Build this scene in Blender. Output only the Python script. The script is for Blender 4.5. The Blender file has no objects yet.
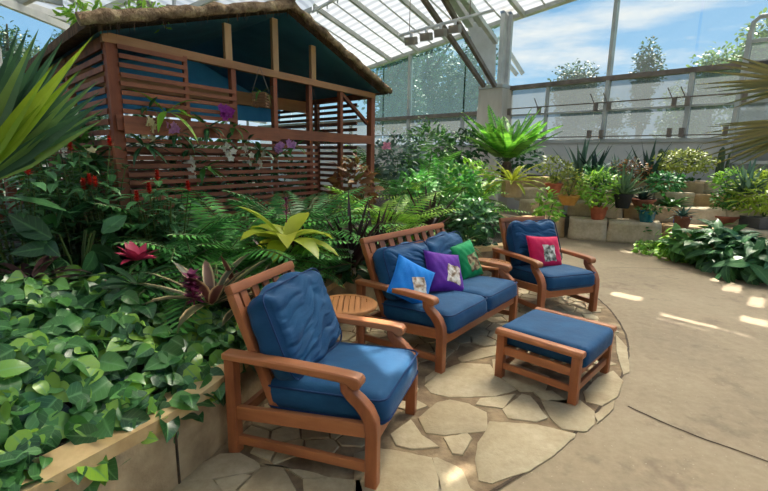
import bpy, bmesh, math, random
from mathutils import Vector as V, Matrix, noise
from math import sin, cos, pi, radians
random.seed(7)
S = bpy.context.scene
COL = S.collection
R = random.uniform

# ------------------------------------------------------------------ camera
F, PITCH, ROLL, EYE = 453.1447, 0.1944, 0.0165, 1.6
FW = V((0, cos(PITCH), -sin(PITCH))); UP = V((0, sin(PITCH), cos(PITCH))); RT = V((1, 0, 0))
RX = RT * cos(ROLL) + UP * sin(ROLL); UX = -RT * sin(ROLL) + UP * cos(ROLL)
cam = bpy.data.cameras.new('camera'); cam.sensor_width = 36; cam.lens = F / 768 * 36
cam.clip_start = 0.02; cam.clip_end = 500
co = bpy.data.objects.new('camera', cam); COL.objects.link(co)
m = Matrix((RX, UX, -FW)).transposed().to_4x4(); m.translation = V((0, 0, EYE)); co.matrix_world = m
S.camera = co

def ray(u, v): return FW + RX * ((u - 384) / F) + UX * ((245.5 - v) / F)
def gz(u, v, z=0.0):
    d = ray(u, v); return V((0, 0, EYE)) + d * ((z - EYE) / d.z)
def gy(u, v, y):
    d = ray(u, v); return V((0, 0, EYE)) + d * (y / d.y)
def ground(u, y, z):           # the spot at depth y and height z seen in picture column u
    d = ray(u, 160); return V((d.x / d.y * y, y, z))

# ------------------------------------------------------------------ materials
def lin(r, g, b):
    f = lambda c: c / 12.92 if c <= .04045 else ((c + .055) / 1.055) ** 2.4
    return (f(r / 255), f(g / 255), f(b / 255), 1)

class NT:
    def __init__(s, name):
        s.m = bpy.data.materials.new(name); s.m.use_nodes = True
        s.t = s.m.node_tree; s.t.nodes.clear()
        s.out = s.n('ShaderNodeOutputMaterial')
    def n(s, ty, **k):
        nd = s.t.nodes.new(ty)
        for a, b in k.items():
            if a.startswith('i_'): nd.inputs[a[2:].replace('_', ' ')].default_value = b
            else: setattr(nd, a, b)
        return nd
    def l(s, a, b): s.t.links.new(a, b)
    def ramp(s, fac, stops, interp='LINEAR'):
        r = s.n('ShaderNodeValToRGB'); r.color_ramp.interpolation = interp
        e = r.color_ramp.elements
        while len(e) < len(stops): e.new(0.5)
        for q, (p, c) in zip(e, stops): q.position = p; q.color = c
        s.l(fac, r.inputs[0]); return r.outputs[0]
    def mix(s, fac, a, b, mode='MIX'):
        x = s.n('ShaderNodeMix', data_type='RGBA', blend_type=mode)
        for i, q in ((0, fac), (6, a), (7, b)):
            if hasattr(q, 'is_linked'): s.l(q, x.inputs[i])
            else: x.inputs[i].default_value = q
        return x.outputs[2]
    def math(s, op, a, b=0.0, c=None):
        x = s.n('ShaderNodeMath', operation=op)
        for i, q in enumerate((a, b) if c is None else (a, b, c)):
            if hasattr(q, 'is_linked'): s.l(q, x.inputs[i])
            else: x.inputs[i].default_value = q
        return x.outputs[0]
    def noise(s, scale, detail=4, rough=.55, coord='Object', stretch=None):
        tc = s.n('ShaderNodeTexCoord'); o = tc.outputs[coord]
        if stretch:
            mp = s.n('ShaderNodeMapping'); mp.inputs['Scale'].default_value = stretch
            s.l(o, mp.inputs[0]); o = mp.outputs[0]
        nz = s.n('ShaderNodeTexNoise'); nz.inputs['Scale'].default_value = scale
        nz.inputs['Detail'].default_value = detail; nz.inputs['Roughness'].default_value = rough
        s.l(o, nz.inputs['Vector']); return nz.outputs['Fac']
    def bump(s, h, strength=.3, dist=.01):
        b = s.n('ShaderNodeBump'); b.inputs['Strength'].default_value = strength
        b.inputs['Distance'].default_value = dist; s.l(h, b.inputs['Height']); return b.outputs[0]
    def princ(s, color, rough=.6, normal=None, spec=.5, **k):
        p = s.n('ShaderNodeBsdfPrincipled')
        if hasattr(color, 'is_linked'): s.l(color, p.inputs['Base Color'])
        else: p.inputs['Base Color'].default_value = color
        if hasattr(rough, 'is_linked'): s.l(rough, p.inputs['Roughness'])
        else: p.inputs['Roughness'].default_value = rough
        p.inputs['Specular IOR Level'].default_value = spec
        for a, b in k.items(): p.inputs[a.replace('_', ' ')].default_value = b
        if normal: s.l(normal, p.inputs['Normal'])
        return p.outputs[0]
    def done(s, sh): s.l(sh, s.out.inputs[0]); return s.m

def noisy(name, c1, c2, scale=6, rough=.7, bump=.3, dist=.01, detail=5, stretch=None, c3=None, spec=.4, lo=.3, hi=.7, bscale=None):
    t = NT(name); nz = t.noise(scale, detail, stretch=stretch)
    st = [(lo, c1), (hi, c2)] if c3 is None else [(lo, c1), ((lo + hi) / 2, c3), (hi, c2)]
    col = t.ramp(nz, st)
    b = t.noise(bscale or scale * 4, 6, .6, stretch=stretch)
    return t.done(t.princ(col, rough, t.bump(b, bump, dist), spec))

def wood(name, c1, c2, rough=.5, scale=14, stretch=(1, 1, .12), along='z', spec=.4):
    t = NT(name)
    stretch = {'z': (1, 1, .1), 'x': (.1, 1, 1), 'y': (1, .1, 1)}[along]
    a = t.noise(scale, 6, .65, stretch=stretch); b = t.noise(3, 3)
    col = t.ramp(a, [(.3, c1), (.7, c2)])
    col = t.mix(.25, col, t.ramp(b, [(.35, c1), (.65, c2)]))
    return t.done(t.princ(col, rough, t.bump(a, .15, .004), spec))

def leafmat(name, c1, c2, mid=None, edge=None, trans=.3, rough=.42, c3=None, back=None, spec=.45, patch=0):
    """leaf: every leaf its own tone between c1 and c2; optional midrib and margin colours"""
    t = NT(name)
    g = t.n('ShaderNodeNewGeometry')
    st = [(0, c1), (1, c2)] if c3 is None else [(0, c1), (.75, c2), (1, c3)]
    col = t.ramp(g.outputs['Random Per Island'], st)
    nz = t.noise(9, 3)
    col = t.mix(t.math('MULTIPLY', nz, .45), col, (c1[0] * .6, c1[1] * .6, c1[2] * .6, 1))
    uv = t.n('ShaderNodeUVMap'); sp = t.n('ShaderNodeSeparateXYZ'); t.l(uv.outputs[0], sp.inputs[0])
    ab = t.math('ABSOLUTE', sp.outputs[0])
    if mid:
        f = t.math('SUBTRACT', 1, t.math('MULTIPLY', ab, 6.0)); f = t.math('MAXIMUM', f, 0)
        vs = t.math('SINE', t.math('MULTIPLY', t.math('SUBTRACT', sp.outputs[1], t.math('MULTIPLY', ab, .18)), 42.0))
        vs = t.math('MULTIPLY', t.math('MAXIMUM', t.math('SUBTRACT', vs, .82), 0), 1.6)
        col = t.mix(t.math('MAXIMUM', f, vs), col, mid)
    if edge:
        f = t.math('MULTIPLY', t.math('SUBTRACT', ab, .6), 3.0)
        f = t.math('MINIMUM', t.math('MAXIMUM', f, 0), 1)
        col = t.mix(f, col, edge)
    if patch:
        n2 = t.noise(30, 2); f = t.ramp(n2, [(.5, (0, 0, 0, 1)), (.58, (1, 1, 1, 1))])
        col = t.mix(t.math('MULTIPLY', f, patch), col, edge or c2)
    p = t.princ(col, rough, None, spec)
    tr = t.n('ShaderNodeBsdfTranslucent'); t.l(t.mix(.5, col, (.25, .4, .03, 1), 'MULTIPLY') if False else col, tr.inputs[0])
    mx = t.n('ShaderNodeMixShader'); mx.inputs[0].default_value = trans
    t.l(p, mx.inputs[1]); t.l(tr.outputs[0], mx.inputs[2])
    return t.done(mx.outputs[0])

M = {}
M['teak'] = wood('teak', lin(112, 62, 36), lin(172, 108, 68), .42, 10)
M['teak_x'] = wood('teak_crosswise', lin(112, 62, 36), lin(172, 108, 68), .42, 10, along='x')
M['teak_y'] = wood('teak_lengthwise', lin(128, 76, 44), lin(190, 124, 80), .42, 10, along='y')
M['teak_top'] = wood('teak_table', lin(140, 88, 48), lin(192, 134, 82), .45, 8, along='x')
M['redwood'] = wood('redwood_stain', lin(98, 52, 34), lin(156, 92, 62), .7, 9)
M['redwood_x'] = wood('redwood_slats', lin(98, 54, 36), lin(156, 94, 64), .7, 9, along='x')
M['rawwood'] = wood('raw_timber', lin(150, 112, 74), lin(192, 152, 108), .7, 7)
M['rawwood_x'] = wood('raw_timber_lengthwise', lin(140, 96, 62), lin(184, 138, 96), .7, 7, along='x')
M['darkwood'] = wood('dark_board', lin(48, 30, 24), lin(74, 48, 36), .8, 8)

def fabric(name, c1, c2, weave=420):
    t = NT(name); a = t.noise(5, 4); col = t.ramp(a, [(.3, c1), (.7, c2)])
    w = t.noise(weave, 2); f = t.noise(16, 3, stretch=(1, 1, 2.2))
    bs = t.bump(f, .25, .012)
    b = t.n('ShaderNodeBump'); b.inputs['Strength'].default_value = .15; b.inputs['Distance'].default_value = .002
    t.l(w, b.inputs['Height']); t.l(bs, b.inputs['Normal'])
    return t.done(t.princ(col, .75, b.outputs[0], .25, Sheen_Weight=.08, Sheen_Roughness=.4))
M['blue'] = fabric('blue_canvas', lin(13, 62, 101), lin(23, 78, 118))
M['navy'] = fabric('navy_piping', lin(12, 44, 86), lin(18, 54, 98))
M['pillow_blue'] = fabric('bright_blue_satin', lin(0, 104, 190), lin(20, 132, 214))
M['pillow_purple'] = fabric('purple_satin', lin(72, 22, 128), lin(98, 40, 150))
M['pillow_green'] = fabric('green_satin', lin(0, 118, 66), lin(10, 146, 86))
M['pillow_red'] = fabric('crimson_satin', lin(176, 10, 66), lin(206, 28, 86))

def printmat(name, cols, seed, bg=None):
    t = NT(name); tc = t.n('ShaderNodeTexCoord'); mp = t.n('ShaderNodeMapping')
    mp.inputs['Location'].default_value = (seed, seed * 1.7, 0); t.l(tc.outputs['Object'], mp.inputs[0])
    nz = t.n('ShaderNodeTexNoise'); nz.inputs['Scale'].default_value = 17; nz.inputs['Detail'].default_value = 3
    t.l(mp.outputs[0], nz.inputs[0])
    k = len(cols); st = [(.34 + .3 * i / max(1, k - 1), c) for i, c in enumerate(cols)]
    return t.done(t.princ(t.ramp(nz.outputs['Fac'], st), .6, None, .3))
M['print_pale'] = printmat('pale_print', [lin(60, 50, 40), lin(150, 120, 90), lin(216, 206, 190), lin(235, 230, 220)], 3)
M['print_grey'] = printmat('grey_print', [lin(36, 38, 34), lin(110, 110, 96), lin(190, 190, 176), lin(228, 226, 214)], 9)
M['print_brown'] = printmat('brown_print', [lin(50, 34, 24), lin(120, 92, 66), lin(170, 150, 110), lin(120, 160, 110)], 14)

def concrete():
    t = NT('brown_concrete')
    a = t.noise(.9, 6, .6, 'Generated' if False else 'Object'); b = t.noise(14, 6, .7); c = t.noise(120, 3)
    col = t.ramp(a, [(.3, lin(114, 97, 72)), (.5, lin(134, 116, 88)), (.7, lin(150, 133, 105))])
    col = t.mix(.3, col, t.ramp(b, [(.3, lin(100, 86, 66)), (.7, lin(160, 146, 122))]))
    st = t.noise(2.2, 5, .7); f = t.ramp(st, [(.56, (0, 0, 0, 1)), (.66, (1, 1, 1, 1))])
    col = t.mix(t.math('MULTIPLY', f, .5), col, lin(90, 70, 50))
    sp = t.ramp(t.noise(55, 1), [(.72, (0, 0, 0, 1)), (.76, (1, 1, 1, 1))])
    col = t.mix(t.math('MULTIPLY', sp, .4), col, lin(190, 176, 150))
    return t.done(t.princ(col, .62, t.bump(c, .25, .003), .35))
M['concrete'] = concrete()

def stone(name, a, b, c, sc=3):
    t = NT(name); g = t.n('ShaderNodeNewGeometry')
    n1 = t.noise(sc, 6, .65); n2 = t.noise(sc * 9, 5, .7)
    col = t.ramp(n1, [(.3, a), (.5, b), (.7, c)])
    col = t.mix(.35, col, t.ramp(n2, [(.3, a), (.7, c)]))
    tint = t.ramp(g.outputs['Random Per Island'], [(0, (.78, .74, .68, 1)), (1, (1.0, .98, .95, 1))])
    col = t.mix(1.0, col, tint, 'MULTIPLY')
    st = t.ramp(t.noise(1.7, 4, .6), [(.58, (0, 0, 0, 1)), (.7, (1, 1, 1, 1))])
    col = t.mix(t.math('MULTIPLY', st, .4), col, lin(120, 96, 66))
    return t.done(t.princ(col, .68, t.bump(n2, .45, .008), .35))
M['flag'] = stone('flagstone', lin(150, 135, 106), lin(178, 163, 132), lin(200, 187, 158))
M['mortar'] = noisy('mortar', lin(88, 70, 50), lin(164, 144, 112), 6, .85, .5, .01, c3=lin(124, 104, 78), bscale=40)
M['gap'] = noisy('dark_joint', lin(48, 38, 28), lin(84, 68, 50), 12, .9, .3)
M['render'] = noisy('stained_render', lin(96, 78, 54), lin(200, 180, 144), 2.6, .85, .5, .012, c3=lin(158, 138, 106), detail=8, bscale=30)
M['coping'] = noisy('sandstone_coping', lin(176, 146, 98), lin(214, 186, 136), 6, .75, .35, .006)
M['limestone'] = stone('limestone_block', lin(160, 142, 112), lin(198, 180, 148), lin(222, 208, 180), 2.4)
M['sand'] = stone('tan_block', lin(160, 128, 88), lin(190, 158, 116), lin(210, 184, 144), 2.4)
M['soil'] = noisy('dark_soil', lin(26, 22, 16), lin(56, 46, 34), 12, .95, .8, .03, bscale=30)
M['lawn'] = noisy('lawn', lin(60, 100, 40), lin(120, 150, 70), 2, .9, .4, .02)
M['wallgrey'] = noisy('painted_wall', lin(184, 182, 178), lin(206, 204, 198), 1.2, .8, .08)
M['pier'] = noisy('pier_concrete', lin(168, 160, 148), lin(204, 198, 186), 1.8, .85, .2, .01, stretch=(1, 1, .3))
M['steel'] = noisy('grey_steel', lin(168, 170, 170), lin(196, 198, 198), 3, .5, .05, spec=.5)
M['steel_dark'] = noisy('brown_steel', lin(92, 82, 74), lin(128, 116, 106), 4, .55, .1)
M['frame'] = noisy('window_frame', lin(150, 152, 150), lin(184, 186, 182), 2, .5, .05)
M['lamp'] = noisy('lamp_housing', lin(120, 112, 100), lin(150, 140, 126), 5, .5, .05)
M['terracotta'] = noisy('terracotta', lin(150, 74, 46), lin(192, 108, 74), 7, .8, .2, .004)
M['terracotta_dark'] = noisy('weathered_terracotta', lin(122, 66, 46), lin(164, 100, 76), 7, .8, .25, .004)
M['ochre_pot'] = noisy('ochre_glaze', lin(176, 120, 50), lin(208, 156, 78), 6, .5, .1)
M['black_pot'] = noisy('black_plastic', lin(18, 18, 20), lin(34, 34, 36), 6, .5, .05)
M['teal_pot'] = noisy('teal_glaze', lin(16, 84, 96), lin(44, 124, 132), 9, .25, .05, spec=.6)
M['blue_glass'] = noisy('blue_glaze', lin(30, 60, 190), lin(60, 100, 230), 8, .3, .05)
M['trough'] = noisy('grey_trough', lin(66, 64, 62), lin(92, 88, 84), 5, .8, .2)
M['basket'] = wood('basket_slats', lin(92, 62, 40), lin(136, 98, 68), .8, 12, along='x')
M['thatch'] = noisy('bark_thatch', lin(84, 62, 44), lin(190, 166, 130), 9, .95, 1.0, .05, stretch=(1, 1, 1), c3=lin(142, 116, 88), bscale=26)
M['thatch_dark'] = noisy('palm_thatch', lin(52, 36, 26), lin(110, 82, 56), 20, .95, .9, .03, stretch=(1, 1, .2))
def tarp():
    t = NT('blue_tarp'); nz = t.noise(2, 4); col = t.ramp(nz, [(.3, lin(48, 116, 156)), (.7, lin(70, 146, 184))])
    p = t.princ(col, .6); tr = t.n('ShaderNodeBsdfTranslucent'); t.l(col, tr.inputs[0]); mx = t.n('ShaderNodeMixShader'); mx.inputs[0].default_value = .4
    t.l(p, mx.inputs[1]); t.l(tr.outputs[0], mx.inputs[2]); return t.done(mx.outputs[0])
M['tarp'] = tarp()
M['bark'] = noisy('tree_bark', lin(66, 52, 40), lin(108, 90, 70), 8, .9, .6, .02)
M['stem'] = noisy('green_stem', lin(52, 74, 30), lin(92, 112, 52), 8, .6, .1)
M['stem_red'] = noisy('reddish_stem', lin(90, 50, 36), lin(130, 80, 56), 8, .6, .1)
M['white_fl'] = leafmat('white_petals', lin(226, 222, 206), lin(244, 242, 232), trans=.3, rough=.6)
M['cream_fl'] = leafmat('cream_petals', lin(222, 210, 150), lin(238, 230, 186), trans=.3, rough=.6)
M['magenta_fl'] = leafmat('magenta_petals', lin(150, 40, 150), lin(190, 80, 190), trans=.3, rough=.6)
M['lilac_fl'] = leafmat('lilac_petals', lin(190, 130, 190), lin(216, 164, 208), trans=.3, rough=.6)
M['pink_fl'] = leafmat('pink_petals', lin(226, 140, 170), lin(240, 176, 196), trans=.3, rough=.6)
M['red_fl'] = leafmat('red_bracts', lin(150, 26, 18), lin(204, 52, 30), trans=.2, rough=.5)
M['rose_fl'] = leafmat('rose_bracts', lin(150, 26, 62), lin(196, 56, 92), trans=.2, rough=.5)
M['plum_fl'] = leafmat('plum_bracts', lin(110, 24, 70), lin(150, 50, 100), trans=.2, rough=.5)
M['vine'] = leafmat('vine_leaf', lin(30, 80, 42), lin(86, 146, 66), mid=lin(104, 152, 92), trans=.25, c3=lin(156, 200, 60), rough=.3, spec=.6)
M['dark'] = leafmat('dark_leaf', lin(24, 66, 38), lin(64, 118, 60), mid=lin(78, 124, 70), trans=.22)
M['shrub'] = leafmat('shrub_leaf', lin(36, 86, 48), lin(84, 140, 78), mid=lin(100, 146, 90), trans=.25)
M['mid'] = leafmat('green_leaf', lin(50, 106, 42), lin(104, 162, 62), trans=.3)
M['fern'] = leafmat('fern_leaf', lin(60, 136, 58), lin(116, 192, 84), trans=.35, rough=.5)
M['fern_dark'] = leafmat('dark_fern_leaf', lin(44, 110, 54), lin(88, 156, 74), trans=.3, rough=.5)
M['bright'] = leafmat('bright_leaf', lin(100, 164, 44), lin(172, 210, 74), trans=.4)
M['lime'] = leafmat('lime_leaf', lin(150, 170, 40), lin(206, 206, 70), trans=.4)
M['lime2'] = leafmat('yellow_green_leaf', lin(140, 170, 44), lin(196, 212, 80), trans=.4)
M['cycad'] = leafmat('cycad_leaf', lin(76, 152, 46), lin(150, 212, 72), trans=.4)
M['bluegreen'] = leafmat('blue_green_leaf', lin(66, 100, 84), lin(118, 146, 122), trans=.15, rough=.5)
M['aloe'] = leafmat('aloe_leaf', lin(84, 116, 82), lin(132, 160, 116), trans=.15, rough=.5)
M['agave_dark'] = leafmat('dark_agave_leaf', lin(24, 52, 46), lin(54, 86, 70), trans=.1, rough=.5)
M['purple'] = leafmat('dark_purple_leaf', lin(42, 24, 28), lin(84, 50, 50), trans=.12, c3=lin(70, 66, 44))
M['brom'] = leafmat('striped_leaf', lin(54, 80, 44), lin(110, 66, 56), edge=lin(196, 170, 126), c3=lin(120, 40, 50), trans=.25)
M['variegated'] = leafmat('variegated_leaf', lin(84, 130, 60), lin(120, 160, 80), edge=lin(226, 220, 170), trans=.3)
M['olive'] = leafmat('olive_leaf', lin(116, 132, 50), lin(178, 184, 84), trans=.3)
M['rust'] = leafmat('rusty_leaf', lin(120, 70, 40), lin(150, 110, 56), trans=.3, c3=lin(90, 120, 50))
M['palm'] = leafmat('fan_palm_leaf', lin(58, 96, 70), lin(92, 136, 90), trans=.3, c3=lin(140, 170, 70))
M['palm_lime'] = leafmat('fan_palm_yellow_blade', lin(130, 170, 30), lin(176, 200, 60), trans=.4)
M['palm_old'] = leafmat('dry_fan_leaf', lin(96, 96, 50), lin(140, 128, 70), trans=.3, c3=lin(70, 92, 50))
M['tree'] = leafmat('tree_leaf', lin(40, 78, 50), lin(86, 124, 78), trans=.3)
M['tree_light'] = leafmat('light_tree_leaf', lin(96, 136, 70), lin(150, 180, 96), trans=.35)
M['cactus'] = noisy('cactus_skin', lin(92, 112, 84), lin(142, 158, 126), 9, .7, .3, .01)
M['cactus_dark'] = noisy('dark_cactus_skin', lin(40, 60, 40), lin(74, 92, 60), 9, .7, .3, .01)

def glass(name, tint, haze, hcol, gloss=.06):
    t = NT(name)
    tr = t.n('ShaderNodeBsdfTransparent'); tr.inputs[0].default_value = tint
    d = t.n('ShaderNodeBsdfTranslucent'); d.inputs[0].default_value = hcol
    nz = t.noise(1.6, 6, .7, stretch=(1, 1, .35))
    f = t.math('MULTIPLY', t.math('ADD', t.math('MULTIPLY', nz, .4), .45), haze * 1.5)
    mx = t.n('ShaderNodeMixShader'); t.l(f, mx.inputs[0]); t.l(tr.outputs[0], mx.inputs[1]); t.l(d.outputs[0], mx.inputs[2])
    g = t.n('ShaderNodeBsdfGlossy'); g.inputs['Roughness'].default_value = .03
    m2 = t.n('ShaderNodeMixShader'); m2.inputs[0].default_value = gloss
    t.l(mx.outputs[0], m2.inputs[1]); t.l(g.outputs[0], m2.inputs[2])
    return t.done(m2.outputs[0])
M['glass_clear'] = glass('clear_glass', (.96, .98, .98, 1), .03, (.8, .85, .85, 1), .02)
M['glass_dusty'] = glass('dusty_glass', (.88, .96, .97, 1), .12, (.30, .42, .46, 1), .02)
M['glass_frost'] = glass('frosted_glass', (.9, .92, .93, 1), .46, (.24, .26, .27, 1), .02)

def shade_cloth():
    t = NT('white_shade_cloth')
    tc = t.n('ShaderNodeTexCoord'); w = t.n('ShaderNodeTexWave', wave_type='BANDS', bands_direction='X')
    w.inputs['Scale'].default_value = 1.3; w.inputs['Distortion'].default_value = 1.5; w.inputs['Detail'].default_value = 3
    t.l(tc.outputs['UV'], w.inputs[0])
    col = t.ramp(w.outputs['Fac'], [(.15, (.36, .35, .33, 1)), (.6, (.60, .59, .56, 1))])
    d = t.n('ShaderNodeBsdfDiffuse'); tr = t.n('ShaderNodeBsdfTranslucent')
    t.l(col, d.inputs[0]); t.l(col, tr.inputs[0])
    mx = t.n('ShaderNodeMixShader'); mx.inputs[0].default_value = .68
    t.l(d.outputs[0], mx.inputs[1]); t.l(tr.outputs[0], mx.inputs[2])
    rf = t.n('ShaderNodeBsdfRefraction'); rf.inputs['Roughness'].default_value = .75; rf.inputs['IOR'].default_value = 1.25; rf.inputs[0].default_value = (.66, .65, .62, 1)
    m2 = t.n('ShaderNodeMixShader'); m2.inputs[0].default_value = .5; t.l(mx.outputs[0], m2.inputs[1]); t.l(rf.outputs[0], m2.inputs[2])
    return t.done(m2.outputs[0])
M['shade'] = shade_cloth()

# ------------------------------------------------------------------ mesh builder
class MB:
    def __init__(s): s.v = []; s.f = []; s.uv = []
    def add(s, vs, fs, uv=None):
        b = len(s.v); s.v.extend(vs); s.f.extend(tuple(b + i for i in f) for f in fs)
        s.uv.extend(uv if uv else [(0, 0)] * len(vs))
    def box(s, c, size, rot=None, bev=0.0):
        x, y, z = (q / 2 for q in size); c = V(c)
        b = min(bev, x * .9, y * .9, z * .9)
        if b <= 0:
            ps = [V((i * x, j * y, k * z)) for i in (-1, 1) for j in (-1, 1) for k in (-1, 1)]
            fs = [(0, 1, 3, 2), (4, 6, 7, 5), (0, 4, 5, 1), (2, 3, 7, 6), (0, 2, 6, 4), (1, 5, 7, 3)]
        else:
            bm = bmesh.new(); bmesh.ops.create_cube(bm, size=1)
            for q in bm.verts: q.co = V((q.co.x * 2 * x, q.co.y * 2 * y, q.co.z * 2 * z))
            bmesh.ops.bevel(bm, geom=bm.edges[:], offset=b, segments=2, profile=.6, affect='EDGES')
            bm.verts.index_update(); ps = [q.co.copy() for q in bm.verts]; fs = [tuple(q.index for q in f.verts) for f in bm.faces]; bm.free()
        if rot is not None: ps = [rot @ p for p in ps]
        s.add([p + c for p in ps], fs)
    def bar(s, a, b, w, h, up=(0, 0, 1), bev=0.0):
        a = V(a); b = V(b); d = b - a; L = d.length; d.normalize(); u = V(up)
        sd = d.cross(u)
        if sd.length < 1e-4: sd = d.cross(V((1, 0, 0)))
        sd.normalize(); u = sd.cross(d)
        rot = Matrix((sd, d, u)).transposed()
        s.box((a + b) / 2, (w, L, h), rot, bev)
    def tube(s, pts, rad, seg=8, cap=True):
        pts = [V(p) for p in pts]; n = len(pts)
        if not hasattr(rad, '__len__'): rad = [rad] * n
        vs = []; fs = []; pu = None
        for i, p in enumerate(pts):
            d = (pts[min(i + 1, n - 1)] - pts[max(i - 1, 0)]).normalized()
            u = pu if pu else V((0, 0, 1))
            sd = d.cross(u)
            if sd.length < .05: sd = d.cross(V((1, 0, 0)))
            sd.normalize(); u = sd.cross(d); pu = u
            for k in range(seg):
                a = 2 * pi * k / seg; vs.append(p + (sd * cos(a) + u * sin(a)) * rad[i])
        for i in range(n - 1):
            for k in range(seg):
                a = i * seg + k; b = i * seg + (k + 1) % seg; fs.append((a, b, b + seg, a + seg))
        if cap: fs.append(tuple(range(seg))[::-1]); fs.append(tuple((n - 1) * seg + k for k in range(seg)))
        s.add(vs, fs)
    def lathe(s, prof, c=(0, 0, 0), seg=24, closed=False):
        c = V(c); vs = []; fs = []; n = len(prof)
        for r, z in prof:
            for k in range(seg):
                a = 2 * pi * k / seg; vs.append(c + V((r * cos(a), r * sin(a), z)))
        for i in range(n - 1):
            for k in range(seg):
                a = i * seg + k; b = i * seg + (k + 1) % seg; fs.append((a, b, b + seg, a + seg))
        if prof[0][0] > 1e-6: fs.append(tuple(range(seg))[::-1])
        if prof[-1][0] > 1e-6: fs.append(tuple((n - 1) * seg + k for k in range(seg)))
        s.add(vs, fs)
    def prism(s, poly, x0, x1, axis='x', bev=0):
        """polygon of (y,z) extruded along x"""
        n = len(poly)
        vs = [V((x0, p[0], p[1])) for p in poly] + [V((x1, p[0], p[1])) for p in poly]
        fs = [tuple(range(n)), tuple(range(2 * n - 1, n - 1, -1))]
        fs += [(i, i + n, (i + 1) % n + n, (i + 1) % n) for i in range(n)]
        s.add(vs, fs)
    def leaf(s, base, d, L, W, prof, droop=.6, fold=.25, up=(0, 0, 1), twist=0.0, wav=0.0):
        base = V(base); d = V(d).normalized(); up = V(up)
        sd = d.cross(up)
        if sd.length < .02: sd = V((1, 0, 0)) if abs(d.x) < .9 else V((0, 1, 0)); sd = (sd - d * sd.dot(d))
        sd.normalize()
        if twist: sd = Matrix.Rotation(twist, 3, d) @ sd
        n = len(prof) - 1; st = L / n; p = base.copy(); vs = []; uv = []; fs = []
        for i, w in enumerate(prof):
            nr = sd.cross(d); h = W * w / 2; t = i / n
            if w <= 0.001 and i == n:
                vs.append(p.copy()); uv.append((0, t))
            else:
                o = nr * (fold * h + (wav * h * sin(i * 2.3) if wav else 0)); o2 = nr * (fold * h - (wav * h * sin(i * 2.3) if wav else 0))
                vs += [p - sd * h + o, p.copy(), p + sd * h + o2]; uv += [(-1, t), (0, t), (1, t)]
            d = (Matrix.Rotation(-droop / n, 3, sd) @ d)
            p = p + d * st
        for i in range(n):
            a = i * 3
            if i == n - 1 and prof[-1] <= .001:
                fs += [(a, a + 1, a + 3), (a + 1, a + 2, a + 3)]
            else:
                fs += [(a, a + 1, a + 4, a + 3), (a + 1, a + 2, a + 5, a + 4)]
        s.add(vs, fs, uv)
        return p
    def build(s, name, mat, parent=None, smooth=True, loc=None):
        me = bpy.data.meshes.new(name); me.from_pydata(s.v, [], s.f)
        if any(u != (0, 0) for u in s.uv[:4000]):
            ul = me.uv_layers.new(name='UVMap'); flat = []
            vi = [0] * len(me.loops); me.loops.foreach_get('vertex_index', vi)
            for i in vi: flat.extend(s.uv[i])
            ul.data.foreach_set('uv', flat)
        me.materials.append(mat)
        me.polygons.foreach_set('use_smooth', [smooth] * len(me.polygons))
        if smooth and smooth != 'all': 
            try: me.set_sharp_from_angle(angle=radians(40))
            except Exception: pass
        me.update()
        o = bpy.data.objects.new(name, me); COL.objects.link(o)
        if parent: o.parent = parent
        if loc is not None: o.location = loc
        return o

def tag(o, label=None, cat=None, group=None, kind=None):
    if label: o['label'] = label
    if cat: o['category'] = cat
    if group: o['group'] = group
    if kind: o['kind'] = kind
    return o
def thing(name, label, cat, loc, rotz=0, group=None):
    o = bpy.data.objects.new(name, None); o.empty_display_size = .1; COL.objects.link(o)
    o.location = loc; o.rotation_euler = (0, 0, rotz)
    return tag(o, label, cat, group)
def struct(o): o['kind'] = 'structure'; return o
def copy_tree(root, loc, rotz=None, label=None):
    r = root.copy(); COL.objects.link(r); r.location = loc
    if rotz is not None: r.rotation_euler = (0, 0, rotz)
    if label: r['label'] = label
    for ch in [c for c in bpy.data.objects if c.parent == root]:
        c = ch.copy(); COL.objects.link(c); c.parent = r
        for g in [x for x in bpy.data.objects if x.parent == ch]:
            d = g.copy(); COL.objects.link(d); d.parent = c
    return r

HEART = [.45, .92, 1, .9, .66, .34, 0]
OVAL = [.2, .75, 1, .85, .45, 0]
LANCE = [.25, .8, 1, .7, 0]
STRAP = [.55, .85, 1, .95, .7, 0]
SPIKE = [.9, 1, .85, .6, .3, 0]
PETAL = [.3, 1, .7, 0]

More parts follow.
